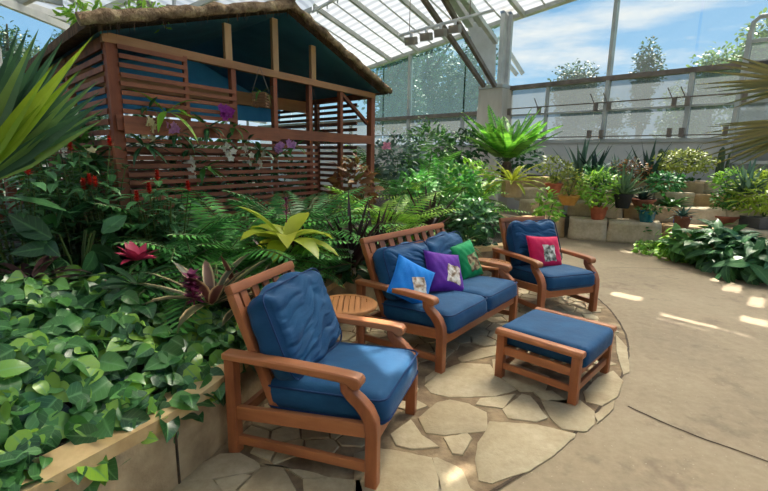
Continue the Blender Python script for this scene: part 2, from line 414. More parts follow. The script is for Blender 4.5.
# ------------------------------------------------------------------ furniture
def rounded_cushion(w, d, h, r=.045, bulge=.02, nx=26, ny=26, nz=7, wr=0, seed=0, sag=0, front=0):
    """rounded box cushion, centred in x/y, z from 0 to h, with a puffed top and folds"""
    bm = bmesh.new()
    idx = {}
    def vert(i, j, k):
        key = (i, j, k)
        if key not in idx:
            p = V((i / nx * 2 - 1, j / ny * 2 - 1, k / nz * 2 - 1))
            q = V((p.x * w / 2, p.y * d / 2, p.z * h / 2))
            inn = V((max(-w / 2 + r, min(w / 2 - r, q.x)), max(-d / 2 + r, min(d / 2 - r, q.y)), max(-h / 2 + r, min(h / 2 - r, q.z))))
            o = q - inn
            if o.length > 1e-6: q = inn + o.normalized() * r if (abs(o.x) > 1e-6) + (abs(o.y) > 1e-6) + (abs(o.z) > 1e-6) > 1 else inn + o
            ex = (1 - p.x ** 2) ; ey = (1 - p.y ** 2)
            q.z += math.copysign(1, p.z) * bulge * (ex * ey) ** .5 * abs(p.z)
            q.x += math.copysign(1, p.x) * bulge * .5 * ey * (1 - p.z ** 2) * abs(p.x) ** 4
            q.y += math.copysign(1, p.y) * bulge * .5 * ex * (1 - p.z ** 2) * abs(p.y) ** 4
            if wr:
                w_ = q.y + q.x * .35 * sin(seed * 1.3 + .6)
                n1 = noise.noise(V((q.x * 2.6 + seed, w_ * 15, seed * 3.1))); n2 = noise.noise(V((q.x * 5 + seed, w_ * 30, seed)))
                cr = (1 - min(1, abs(n1) * 3.2)) * .8 + (1 - min(1, abs(n2) * 3)) * .3
                q.z += (.22 * noise.noise(V((q.x * 4, q.y * 5, seed))) - cr * (.3 + .7 * max(0, min(1, .55 - p.y * .6)))) * wr * .6 * max(0, p.z) * (1 - max(abs(p.x), abs(p.y)) ** 8)
                q.x += wr * .4 * noise.noise(V((q.y * 9, q.z * 9, seed)))
                q.y += wr * .8 * noise.noise(V((q.x * 7, q.z * 5, seed + 4)))
            if sag: q.z -= sag * max(0, p.y) ** 3
            idx[key] = bm.verts.new(q + V((0, 0, h / 2)))
        return idx[key]
    def face(a, b, c, e):
        try: bm.faces.new((a, b, c, e))
        except ValueError: pass
    for i in range(nx):
        for j in range(ny):
            face(vert(i, j, nz), vert(i + 1, j, nz), vert(i + 1, j + 1, nz), vert(i, j + 1, nz))
            face(vert(i, j + 1, 0), vert(i + 1, j + 1, 0), vert(i + 1, j, 0), vert(i, j, 0))
    for i in range(nx):
        for k in range(nz):
            face(vert(i, 0, k), vert(i + 1, 0, k), vert(i + 1, 0, k + 1), vert(i, 0, k + 1))
            face(vert(i, ny, k + 1), vert(i + 1, ny, k + 1), vert(i + 1, ny, k), vert(i, ny, k))
    for j in range(ny):
        for k in range(nz):
            face(vert(0, j, k + 1), vert(0, j + 1, k + 1), vert(0, j + 1, k), vert(0, j, k))
            face(vert(nx, j, k), vert(nx, j + 1, k), vert(nx, j + 1, k + 1), vert(nx, j, k + 1))
    return bm
def bm_obj(bm, name, mat, parent=None, mtx=None, smooth=True):
    if mtx is not None: bm.transform(mtx)
    me = bpy.data.meshes.new(name); bm.to_mesh(me); bm.free(); me.materials.append(mat)
    me.polygons.foreach_set('use_smooth', [smooth] * len(me.polygons))
    o = bpy.data.objects.new(name, me); COL.objects.link(o)
    if parent: o.parent = parent
    return o
def piping(w, d, r, z, rad=.006, wob=0):
    pts = []
    for cx, cy, a0 in ((1, 1, 0), (-1, 1, 90), (-1, -1, 180), (1, -1, 270)):
        for k in range(5):
            a = radians(a0 + k * 22.5)
            pts.append(V((cx * (w / 2 - r) + r * cos(a), cy * (d / 2 - r) + r * sin(a), z)))
    pts.append(pts[0]); return pts

ARM_H, DEPTH = .583, .84
BK0, BK1 = V((0, -.60, .27)), V((0, -.865, .925))     # line of the raked back
def armchair(name, label, cat, x, y, t, W, seats, nslat, seed):
    root = thing(name, label, cat, (x, y, 0), t - pi / 2)
    hx = W / 2
    for s in (-1, 1):
        xa = s * (hx - .036)
        # arm board with rounded scroll nose
        poly = []
        top = [(-.865, ARM_H), (-.6, ARM_H + .004), (-.3, ARM_H + .004), (-.16, ARM_H), (-.105, ARM_H - .005)]
        nose = [(-.115 + .032 * cos(radians(a)), ARM_H - .036 + .032 * sin(radians(a))) for a in (70, 40, 10, -20, -50, -80, -110, -140)]
        poly = top[:-1] + nose + [(-.16, ARM_H - .042), (-.4, ARM_H - .036), (-.865, ARM_H - .036)]
        mb = MB(); mb.prism(poly, xa - .039, xa + .039)
        o = mb.build('arm', M['teak_y'], root); bev(o, .008)
        # front leg sweeping back to the arm
        cl = [(-.032, 0), (-.032, .20), (-.032, .30), (-.038, .355), (-.062, .405), (-.100, .445), (-.140, .475), (-.168, .505), (-.172, .535), (-.165, .556)]
        th = [.062, .062, .064, .066, .066, .06, .056, .05, .046, .046]
        fr = []; bk = []
        for i, (py, pz) in enumerate(cl):
            a = V((cl[min(i + 1, len(cl) - 1)][0] - cl[max(i - 1, 0)][0], cl[min(i + 1, len(cl) - 1)][1] - cl[max(i - 1, 0)][1])).normalized()
            nrm = V((a.y, -a.x)); fr.append((py + nrm.x * th[i] / 2, pz + nrm.y * th[i] / 2)); bk.append((py - nrm.x * th[i] / 2, pz - nrm.y * th[i] / 2))
        mb = MB(); n = len(cl)
        vs = []
        for px in (xa - .03, xa + .03):
            vs += [V((px, a, b)) for a, b in fr] + [V((px, a, b)) for a, b in bk]
        fs = []
        for i in range(n - 1):
            fs += [(i, i + 1, n + i + 1, n + i), (2 * n + i, 3 * n + i, 3 * n + i + 1, 2 * n + i + 1), (i, 2 * n + i, 2 * n + i + 1, i + 1), (n + i, n + i + 1, 3 * n + i + 1, 3 * n + i)]
        fs += [(0, n, 3 * n, 2 * n), (n - 1, 3 * n - 1, 4 * n - 1, 2 * n - 1)]
        mb.add(vs, fs); o = mb.build('front_leg', M['teak'], root); bev(o, .006)
        mb = MB(); mb.box((xa, -.828, (ARM_H - .036) / 2), (.058, .06, ARM_H - .036), bev=.006); mb.build('rear_leg', M['teak'], root)
        mb = MB(); mb.bar((xa, -.80, .243), (xa, -.06, .305), .034, .075, bev=.006); mb.build('side_rail', M['teak_y'], root)
        mb = MB(); mb.bar((xa, -.80, .085), (xa, -.06, .105), .03, .05, bev=.006); mb.build('lower_side_rail', M['teak_y'], root)
        mb = MB(); xs = s * (hx - .1); mb.bar((xs, BK0.y, BK0.z), (xs, BK1.y + .012, BK1.z - .05), .045, .048, up=(0, 1, .4), bev=.006); mb.build('back_stile', M['teak'], root)
    d = (BK1 - BK0).normalized(); nb = V((0, d.z, -d.y))       # nb points forward
    mb = MB(); wb = W - .14
    a = BK1 - d * .028
    mb.bar((-wb / 2, a.y, a.z), (wb / 2, a.y, a.z), .05, .056, up=d, bev=.014)
    b = BK1 - d * .155
    mb.build('top_rail', M['teak_x'], root)
    mb = MB(); mb.bar((-wb / 2 + .05, b.y, b.z), (wb / 2 - .05, b.y, b.z), .022, .03, up=d, bev=.004)
    mb.build('back_rail', M['teak_x'], root); mb = MB(); b = BK0 + d * .05
    mb.bar((-wb / 2 + .05, b.y, b.z), (wb / 2 - .05, b.y, b.z), .026, .06, up=d, bev=.004); mb.build('lower_back_rail', M['teak_x'], root)
    mb = MB()
    for k in range(nslat):
        xx = -wb / 2 + .05 + (wb - .1) * (k + .5) / nslat
        sl = (wb - .1) / nslat * .52
        p0, p1 = BK0 + d * .04, BK1 - d * .045
        mb.bar((xx, p0.y, p0.z), (xx, p1.y, p1.z), sl, .014, up=nb)
    mb.build('back_slats', M['teak'], root, smooth=False)
    mb = MB(); mb.box((0, -.034, .262), (W - .12, .028, .086), bev=.006); mb.build('front_rail', M['teak_x'], root)
    mb = MB(); mb.box((0, -.80, .225), (W - .12, .03, .06), bev=.006); mb.build('rear_rail', M['teak_x'], root)
    mb = MB()
    for k in range(7):
        yy = -.12 - k * .085; mb.box((0, yy, .285 - .06 * (k / 7)), (W - .11, .05, .016))
    mb.build('seat_slats', M['teak_x'], root, smooth=False)
    # cushions
    cw = (W - .15) / seats
    for k in range(seats):
        xc = -(W - .15) / 2 + cw * (k + .5)
        bm = rounded_cushion(cw - .004, .68, .16, .05, .016, 22, 24, 6, wr=.006, seed=seed + k, sag=.016)
        mt = Matrix.Translation((xc, -.315, .286)) @ Matrix.Rotation(radians(3.5), 4, 'X')
        seat = bm_obj(bm, 'seat_cushion', M['blue'], root, mt)
        mb = MB()
        for z in (.022, .138):
            mb.tube([mt @ (p + V((0, 0, 0))) for p in piping(cw + .002, .684, .055, z)], .0055, 6, False)
        mb.build('piping', M['navy'], seat)
        bm = rounded_cushion(cw - .012, .485 if seats == 1 else .43, .175, .065, .03, 72, 72, 8, wr=.06, seed=seed + 5 + k * 2)
        # cushion local: x width, y up the back, z thickness forward
        ax = Matrix((V((1, 0, 0)), d, V((0, d.z, -d.y)))).transposed().to_4x4()
        lo = BK0 + d * (.368 if seats == 1 else .345) + nb * .028
        mt = Matrix.Translation((xc, lo.y, lo.z)) @ ax @ Matrix.Rotation(radians(R(-2, 2)), 4, 'Z')
        back = bm_obj(bm, 'back_cushion', M['blue'], root, mt)
        mb = MB(); mb.tube([mt @ p for p in piping(cw + .0, .497 if seats == 1 else .442, .07, .15)], .005, 6, False); mb.build('piping', M['navy'], back)
    return root
def bev(o, w, seg=2):
    md = o.modifiers.new('bevel', 'BEVEL'); md.width = w; md.segments = seg; md.limit_method = 'ANGLE'; md.angle_limit = radians(35)
    return o

CH_A = armchair('armchair', 'nearest teak armchair, lone blue cushions and no throw pillow', 'armchair', .105, 2.285, -.3297, .774, 1, 5, 1)
CH_B = armchair('loveseat', 'teak two-seat loveseat with blue cushions holding three throw pillows', 'loveseat', .8834, 3.69, -.6665, 1.43, 2, 9, 11)
CH_C = armchair('armchair', 'far teak armchair with blue cushions holding the red throw pillow', 'armchair', 1.9325, 4.4854, -1.1915, .774, 1, 5, 23)

# ottoman
OT = thing('ottoman', 'low teak footstool with a blue cushion between two round-edged rails', 'footstool', (1.5113, 2.9728, 0), -.7464 - pi / 2)
ow, od, oh = .70, .60, .385
for s in (-1, 1):
    xx = s * (ow / 2 - .03)
    for yy in (-.03, -od + .03):
        mb = MB(); mb.box((xx, yy, (oh - .04) / 2), (.056, .056, oh - .04), bev=.005); mb.build('leg', M['teak'], OT)
    mb = MB()
    pr = [(xx - .036, oh - .045), (xx + .036, oh - .045), (xx + .04, oh - .02), (xx + .026, oh - .002), (xx - .026, oh - .002), (xx - .04, oh - .02)]
    n = len(pr); vs = [V((a, .012, b)) for a, b in pr] + [V((a, -od - .012, b)) for a, b in pr]
    mb.add(vs, [tuple(range(n)), tuple(range(2 * n - 1, n - 1, -1))] + [(i, i + n, (i + 1) % n + n, (i + 1) % n) for i in range(n)])
    o = mb.build('top_rail', M['teak_y'], OT); bev(o, .006)
    mb = MB(); mb.box((xx, -od / 2, .225), (.026, od - .1, .06), bev=.004); mb.build('side_rail', M['teak_y'], OT)
    mb = MB(); mb.box((xx, -od / 2, .105), (.026, od - .1, .045), bev=.004); mb.build('lower_rail', M['teak_y'], OT)
for yy in (-.03, -od + .03):
    mb = MB(); mb.box((0, yy, .225), (ow - .1, .026, .06), bev=.004); mb.build('cross_rail', M['teak_x'], OT)
mb = MB(); mb.box((0, -.03, .105), (ow - .1, .026, .05), bev=.004); mb.box((0, -od + .03, .105), (ow - .1, .026, .05), bev=.004); mb.build('lower_cross_rail', M['teak_x'], OT)
mb = MB()
for k in range(6): mb.box((0, -.09 - k * .085, .236), (ow - .1, .05, .014))
mb.build('top_slats', M['teak_x'], OT, smooth=False)
bm = rounded_cushion(ow - .14, od + .035, .142, .035, .010, 24, 24, 6, wr=.003, seed=3)
bm_obj(bm, 'cushion', M['blue'], OT, Matrix.Translation((0, -od / 2, .245)))

# round side tables
def side_table(label, p, h, r):
    root = thing('side_table', label, 'side table', (p.x, p.y, 0), R(0, 3), 'round teak side tables')
    mb = MB(); n = 9; w = 2 * (r - .04) / n
    for k in range(n):
        yy = -r + .04 + w * (k + .5); L = 2 * math.sqrt(max(.0004, (r - .035) ** 2 - yy ** 2))
        mb.box((0, yy, h - .012), (L, w - .007, .02))
    mb.build('top_slats', M['teak_top'], root, smooth=False)
    mb = MB(); mb.lathe([(r - .045, h - .028), (r - .004, h - .028), (r, h - .018), (r, h - .006), (r - .006, h), (r - .045, h), (r - .045, h - .028)], seg=48)
    mb.build('rim', M['teak_top'], root)
    for k in range(4):
        a = pi / 4 + k * pi / 2; q = V((cos(a), sin(a), 0)) * (r * .68)
        mb = MB(); mb.box((q.x, q.y, (h - .028) / 2), (.045, .045, h - .028), bev=.004); mb.build('leg', M['teak'], root)
    mb = MB()
    for a in (pi / 4, 3 * pi / 4):
        q = V((cos(a), sin(a), 0)) * (r * .66); mb.bar((-q.x, -q.y, h - .06), (q.x, q.y, h - .06), .03, .05)
    mb.build('apron', M['teak_x'], root); mb = MB()
    for a in (pi / 4, 3 * pi / 4):
        q = V((cos(a), sin(a), 0)) * (r * .66); mb.bar((-q.x, -q.y, .14), (q.x, q.y, .14), .025, .035)
    mb.build('stretcher', M['teak_x'], root)
    return root
side_table('round slatted teak side table between nearest armchair and loveseat', gz(346.5, 303, .50), .50, .235)
side_table('round slatted teak side table between loveseat and far armchair', gz(489, 262.5, .50), .50, .23)

# throw pillows
def throw_pillow(label, colour, pm, loc, right, upv, w, h, patch, seed, print_mat, roll=0):
    right = V(right).normalized(); upv = V(upv); upv = (upv - right * upv.dot(right)).normalized(); nr = right.cross(upv)
    if roll:
        q = Matrix.Rotation(roll, 3, nr); right = q @ right; upv = q @ upv
    mt = Matrix((right, upv, nr)).transposed().to_4x4()
    mt.translation = V(loc)
    N = 20
    def surf(a, b, side):
        x = a * w / 2 * (1 - .07 * (1 - b * b)); y = b * h / 2 * (1 - .07 * (1 - a * a))
        z = .062 * ((1 - a ** 4) * (1 - b ** 4)) ** .6 + .005 * noise.noise(V((x * 14 + seed, y * 14, seed))) * (1 - max(abs(a), abs(b)) ** 6)
        z += .0035 * sin(14 * a + 9 * b + seed) * (1 - max(abs(a), abs(b)) ** 4)
        return V((x, y, z * side))
    bm = bmesh.new(); g = {}
    for side in (1, -1):
        for i in range(N + 1):
            for j in range(N + 1):
                e = i in (0, N) or j in (0, N)
                if e and side == -1: g[(i, j, -1)] = g[(i, j, 1)]; continue
                g[(i, j, side)] = bm.verts.new(surf(i / N * 2 - 1, j / N * 2 - 1, side))
        for i in range(N):
            for j in range(N):
                q = [g[(i, j, side)], g[(i + 1, j, side)], g[(i + 1, j + 1, side)], g[(i, j + 1, side)]]
                try: bm.faces.new(q if side == 1 else q[::-1])
                except ValueError: pass
    root = bm_obj(bm, 'throw_pillow', M[pm]); root.matrix_world = mt
    tag(root, label, 'throw pillow', 'throw pillows with printed pictures')
    mb = MB(); pts = [surf(a, -1, 1) for a in [k / 8 * 2 - 1 for k in range(8)]] + [surf(1, b, 1) for b in [k / 8 * 2 - 1 for k in range(8)]] + [surf(-a, 1, 1) for a in [k / 8 * 2 - 1 for k in range(8)]] + [surf(-1, -b, 1) for b in [k / 8 * 2 - 1 for k in range(9)]]
    mb.tube(pts, .004, 6, False); mb.build('edge_seam', M[pm], root)
    # printed picture: pale ground and a dark and light animal-like blotch
    x0, y0, x1, y1, prot = patch
    mb = MB(); K = 14; vs = []; fs = []
    cx, cy = (x0 + x1) / 2, (y0 + y1) / 2
    for i in range(K + 1):
        for j in range(K + 1):
            a = (i / K - .5) * (x1 - x0); b = (j / K - .5) * (y1 - y0)
            a, b = a * cos(prot) - b * sin(prot), a * sin(prot) + b * cos(prot)
            wob = 1 + .12 * noise.noise(V((a * 5 + seed, b * 5, 1)))
            vs.append(surf(cx + a * wob, cy + b * wob, 1) + V((0, 0, .003)))
    for i in range(K):
        for j in range(K):
            q = i * (K + 1) + j; fs.append((q, q + K + 1, q + K + 2, q + 1))
    mb.add(vs, fs); mb.build('printed_picture', print_mat, root)
    return root
def on_seat(root, x, y, z):
    a = root.rotation_euler.z; return V((root.location.x + x * cos(a) - y * sin(a), root.location.y + x * sin(a) + y * cos(a), z))
def axes(root):
    a = root.rotation_euler.z; return V((cos(a), sin(a), 0)), V((-sin(a), cos(a), 0))
rb, fb = axes(CH_B)      # rb = sitter's right seen from behind: +x ; fb = facing
# seen from the front the picture-right direction is -rb
Z = V((0, 0, 1))
throw_pillow('bright blue throw pillow standing on its corner at loveseat left', 'blue', 'pillow_blue', gz(409, 280, .60) + V((.02, -.06, .0)), V((.86, .5, 0)), Z + V((-.35, .5, 0)), .36, .36, (-.05, -.62, .66, .25, .5), 2, M['print_pale'], roll=radians(-34))
throw_pillow('purple throw pillow in the middle of the loveseat', 'purple', 'pillow_purple', gz(441.5, 270.5, .60) + V((.02, -.06, .0)), V((.80, .6, 0)), Z + V((-.45, .45, 0)), .40, .38, (-.10, -.66, .66, .28, -.2), 5, M['print_pale'], roll=radians(-14))
throw_pillow('green throw pillow at the right of the loveseat', 'green', 'pillow_green', gz(462.5, 259, .61) + V((.02, -.06, .0)), V((.80, .6, 0)), Z + V((-.35, .35, 0)), .34, .37, (-.2, -.70, .66, .25, .05), 8, M['print_brown'], roll=radians(7))
rc, fc = axes(CH_C)
throw_pillow('crimson throw pillow leaning on the far armchair back', 'crimson', 'pillow_red', gz(544.5, 252, .60), -rc - fc * .12, Z - fc * .42, .47, .36, (-.35, -.66, .42, .38, 0), 12, M['print_grey'], roll=radians(-5))

# ------------------------------------------------------------------ ground
mb = MB(); mb.add([V((-14, -6, 0)), V((14, -6, 0)), V((14, 20, 0)), V((-14, 20, 0))], [(0, 1, 2, 3)])
struct(mb.build('floor', M['concrete'], smooth=False))
mb = MB(); mb.add([V((-90, -40, -.06)), V((90, -40, -.06)), V((90, 110, -.06)), V((-90, 110, -.06))], [(0, 1, 2, 3)])
struct(mb.build('lawn', M['lawn'], smooth=False))

# patio outline (right edge = the curved joint) and planter wall line
ARC = [gz(u, v).xy for u, v in [(470, 506), (492, 491), (528, 472), (560, 452), (582, 432), (600, 408), (615, 391), (625, 376), (631, 358), (631, 346), (628, 335), (618, 318), (610, 308), (600, 299), (590, 293)]]
for _ in range(3): ARC = [ARC[0]] + [(ARC[i - 1] + ARC[i] * 2 + ARC[i + 1]) / 4 for i in range(1, len(ARC) - 1)] + [ARC[-1]]
ARC = [V((-.4, 1.35)), V((.0, 1.56))] + ARC[1:] + [V((2.6, 5.5)), V((2.55, 6.0))]
WALL = [V(p) for p in [(-2.2, -.4), (-1.27, 1.42), (-.985, 1.95), (-.86, 2.35), (-.72, 3.0), (-.54, 4.0), (-.34, 4.5), (.25, 5.25), (1.0, 5.85), (1.75, 6.25), (2.15, 6.8), (2.5, 7.8), (2.55, 9.2), (2.3, 11)]]
def offset_line(pts, d):
    out = []
    for i, p in enumerate(pts):
        a = (pts[min(i + 1, len(pts) - 1)] - pts[max(i - 1, 0)]).normalized(); out.append(p + V((-a.y, a.x)) * d)
    return out
mb = MB()
poly = ARC + [w for w in WALL[::-1] if w.y < 6.3 and w.y > 1.0]
poly = [p.to_3d() for p in poly]
bm = bmesh.new(); vs = [bm.verts.new(V((p.x, p.y, .004))) for p in poly]; bm.faces.new(vs); bmesh.ops.triangulate(bm, faces=bm.faces[:])
struct(bm_obj(bm, 'patio', M['mortar'], smooth=False))
# stones: pixel outlines of those in view -> ground
def cp(x0, y0, s, pts): return [(x0 + a * s, y0 + b * s) for a, b in pts]
K1 = lambda p: cp(380, 300, .3892, p); K2 = lambda p: cp(170, 400, .2083, p)
STONES = [
 K1([(285, 318), (400, 326), (497, 348), (495, 358), (440, 400), (380, 438), (290, 470), (258, 464), (250, 410), (258, 372), (275, 345)]),
 K1([(104, 305), (150, 268), (180, 262), (225, 272), (268, 292), (270, 338), (170, 347), (122, 343)]),
 K1([(320, 284), (365, 247), (385, 252), (424, 303), (400, 313), (332, 304)]),
 K1([(420, 264), (512, 262), (546, 290), (545, 318), (528, 337), (470, 333), (440, 302)]),
 K1([(32, 350), (80, 314), (102, 352), (146, 380), (80, 383), (46, 374)]),
 K1([(168, 360), (222, 348), (232, 362), (212, 398), (188, 394)]),
 K1([(0, 388), (60, 398), (128, 412), (150, 470), (160, 540), (-60, 540), (-60, 400)]),
 K1([(138, 414), (150, 412), (206, 442), (225, 485), (250, 500), (170, 540)]),
 K1([(120, 222), (160, 185), (210, 166), (280, 170), (300, 200), (345, 232), (292, 248), (180, 250), (135, 240)]),
 K1([(262, 258), (345, 246), (312, 280), (250, 272)]),
 K1([(528, 238), (560, 204), (598, 186), (622, 212), (606, 250), (570, 272), (532, 262)]),
 K1([(606, 92), (634, 126), (640, 185), (624, 192), (612, 140)]),
 K1([(290, 158), (350, 150), (300, 185), (292, 190)]),
 K1([(205, 150), (260, 128), (300, 122), (290, 145), (215, 162)]),
 K1([(340, 165), (430, 200), (420, 235), (360, 235), (300, 192)]),
 K1([(440, 238), (490, 272), (418, 258), (400, 240)]),
 K1([(556, 296), (600, 262), (596, 285), (560, 320)]),
 K1([(120, 200), (170, 165), (150, 190), (118, 215)]),
 K2([(64, 400), (130, 333), (240, 273), (330, 268), (415, 312), (424, 338), (330, 362), (200, 382), (120, 398)]),
 K2([(230, 396), (340, 372), (384, 378), (318, 437), (255, 440)]),
 K2([(330, 440), (440, 336), (535, 334), (590, 437), (570, 520), (380, 520)]),
 K2([(20, 445), (60, 408), (190, 398), (240, 445), (250, 520), (-40, 520)]),
 K2([(650, 392), (768, 388), (900, 400), (930, 500), (660, 500)]),
 K2([(440, 318), (640, 350), (760, 380), (640, 384), (548, 330)]),
]
def inside(p, poly):
    c = False; n = len(poly)
    for i in range(n):
        a, b = poly[i], poly[i - 1]
        if (a.y > p.y) != (b.y > p.y) and p.x < (b.x - a.x) * (p.y - a.y) / (b.y - a.y) + a.x: c = not c
    return c
traced = [[gz(u, v).xy for u, v in s] for s in STONES]
def grow(c, g):
    ce = sum(c, V((0, 0))) / len(c); return [p + (p - ce).normalized() * g for p in c]
traced = [grow(c, .016) for c in traced]
patio2 = [p.xy for p in poly]
seeds = []
rr = random.Random(4)
for _ in range(7000):
    p = V((rr.uniform(-1.3, 2.7), rr.uniform(.8, 6.3)))
    if all((p - q).length > .125 for q in seeds): seeds.append(p)
def clip(poly, a, n):
    out = []
    for i in range(len(poly)):
        p, q = poly[i - 1], poly[i]; dp, dq = (p - a).dot(n), (q - a).dot(n)
        if (dp < 0) != (dq < 0): out.append(p + (q - p) * (dp / (dp - dq)))
        if dq < 0: out.append(q)
    return out
cells = []
for p in seeds:
    c = [p + V((a, b)) for a, b in ((-.6, -.6), (.6, -.6), (.6, .6), (-.6, .6))]
    for q in seeds:
        if q is not p and (q - p).length < .5:
            nrm = (q - p).normalized(); c = clip(c, (p + q) / 2 - nrm * .007, nrm)
    if len(c) < 3: continue
    if not all(inside(w + (w - p).normalized() * .02, patio2) for w in c): continue
    if any(inside(w, t) for t in traced for w in c + [p]) or any(inside(w, c) for t in traced for w in t): continue
    cells.append(c)
mb = MB()
def add_stone(c, h):
    ar = sum(c[i - 1].x * c[i].y - c[i].x * c[i - 1].y for i in range(len(c)))
    if ar < 0: c = c[::-1]
    pts = []
    for i in range(len(c)):                    # wavy edges
        a, b = c[i], c[(i + 1) % len(c)]; L = (b - a).length; k = max(1, int(L / .035))
        for j in range(k):
            w = a.lerp(b, j / k); e = noise.noise(V((w.x * 14, w.y * 14, 3))) * .008
            nrm = V(((b - a).y, -(b - a).x)).normalized(); pts.append(w + nrm * e)
    ce = sum(pts, V((0, 0))) / len(pts); n = len(pts)
    v0 = [V((p.x, p.y, .003)) for p in pts]; v1 = [V((p.x, p.y, h - .004)) for p in pts]
    v2 = [V((p.x + (ce.x - p.x) * .035, p.y + (ce.y - p.y) * .035, h)) for p in pts]
    fs = [(i, (i + 1) % n, (i + 1) % n + n, i + n) for i in range(n)] + [(i + n, (i + 1) % n + n, (i + 1) % n + 2 * n, i + 2 * n) for i in range(n)]
    fs.append(tuple(2 * n + i for i in range(n)))
    mb.add(v0 + v1 + v2, fs)
for t in traced: add_stone(t, .013)
for c in cells: add_stone(c, .013)
struct(mb.build('patio_flagstones', M['flag']))
# dark joint round the patio and across the path
def ribbon(pts, w, z0, z1, mat, name):
    mb = MB(); L = offset_line(pts, w / 2); Rr = offset_line(pts, -w / 2)
    for i in range(len(pts) - 1):
        mb.add([V((L[i].x, L[i].y, z1)), V((Rr[i].x, Rr[i].y, z1)), V((Rr[i + 1].x, Rr[i + 1].y, z1)), V((L[i + 1].x, L[i + 1].y, z1))], [(0, 1, 2, 3)])
    return struct(mb.build(name, mat, smooth=False))
def smooth_line(pts, k=4):
    out = []
    for i in range(len(pts) - 1):
        p0, p1, p2, p3 = pts[max(i - 1, 0)], pts[i], pts[i + 1], pts[min(i + 2, len(pts) - 1)]
        for j in range(k):
            t = j / k; out.append(.5 * ((2 * p1) + (p2 - p0) * t + (2 * p0 - 5 * p1 + 4 * p2 - p3) * t * t + (3 * p1 - p0 - 3 * p2 + p3) * t ** 3))
    return out + [pts[-1]]
def jitter(pts, a=.008): return [p + V((noise.noise(V((p.x * 9, p.y * 9, 1))), noise.noise(V((p.x * 9, p.y * 9, 7))))) * a for p in pts]
ribbon(jitter(smooth_line(ARC, 6)), .018, 0, .007, M['gap'], 'patio_edge_joint')
ribbon(jitter(smooth_line([gz(u, v).xy for u, v in [(627, 406), (680, 430), (768, 462), (900, 512)]], 12)), .014, 0, .003, M['gap'], 'path_joint')
ribbon(jitter(smooth_line([gz(u, v).xy for u, v in [(607, 268), (640, 268), (690, 270)]], 8)), .012, 0, .003, M['gap'], 'path_joint')

# planter wall with coping, then the raised bed
WS = smooth_line(WALL, 5)
def wall_mesh(line, thick, z0, z1, name, mat, over=0):
    a = offset_line(line, -over); b = offset_line(line, thick); mb = MB(); n = len(line)
    vs = []
    for i in range(n): vs += [V((a[i].x, a[i].y, z0)), V((a[i].x, a[i].y, z1)), V((b[i].x, b[i].y, z1)), V((b[i].x, b[i].y, z0))]
    fs = []
    for i in range(n - 1):
        q = i * 4
        for k in range(4): fs.append((q + k, q + 4 + k, q + 4 + (k + 1) % 4, q + (k + 1) % 4))
    fs += [(0, 1, 2, 3), tuple((n - 1) * 4 + k for k in (3, 2, 1, 0))]
    mb.add(vs, fs); return struct(mb.build(name, mat, smooth=False))
wall_mesh(WS, .14, 0, .352, 'planter_wall', M['render'])
wall_mesh(WS, .15, .352, .412, 'planter_coping', M['coping'], .018)
# dark vertical joint in the wall
j = V((-.985, 1.95)); mb = MB(); mb.box((j.x + .003, j.y, .18), (.008, .012, .34)); struct(mb.build('wall_joint', M['gap'], smooth=False))

def dist_wall(x, y):
    p = V((x, y)); return min((p - q).length for q in WS)
def bed_h(x, y):
    k = min(1, max(0, (dist_wall(x, y) - .15) / 1.5)); k = k * k * (3 - 2 * k)
    return .38 + .26 * k + .03 * noise.noise(V((x * 1.5, y * 1.5, 0)))
bedl = offset_line(WS, .13)
bp2 = [p.xy for p in bedl] + [V((2.0, 14)), V((-8, 14)), V((-8, -.4))]
mb = MB(); G = 64; gx0, gx1, gy0, gy1 = -8, 2.6, -.4, 14
gp = {}
for i in range(G + 1):
    for j in range(G + 1):
        x = gx0 + (gx1 - gx0) * i / G; y = gy0 + (gy1 - gy0) * j / G
        if not inside(V((x, y)), bp2): continue
        gp[(i, j)] = len(mb.v); mb.v.append(V((x, y, bed_h(x, y)))); mb.uv.append((0, 0))
for i in range(G):
    for j in range(G):
        q = [(i, j), (i + 1, j), (i + 1, j + 1), (i, j + 1)]
        if all(a in gp for a in q): mb.f.append(tuple(gp[a] for a in q))
# strip that joins the grid to the wall
bi = offset_line(WS, .36)
for i in range(len(bedl) - 1):
    mb.add([V((bedl[i].x, bedl[i].y, .37)), V((bedl[i + 1].x, bedl[i + 1].y, .37)), V((bi[i + 1].x, bi[i + 1].y, .385)), V((bi[i].x, bi[i].y, .385))], [(0, 1, 2, 3)])
struct(mb.build('planting_bed', M['soil'], smooth=False))
def bed(u, y, dz=0):
    p = ground(u, y, 0); p.z = bed_h(p.x, p.y) + dz; return p

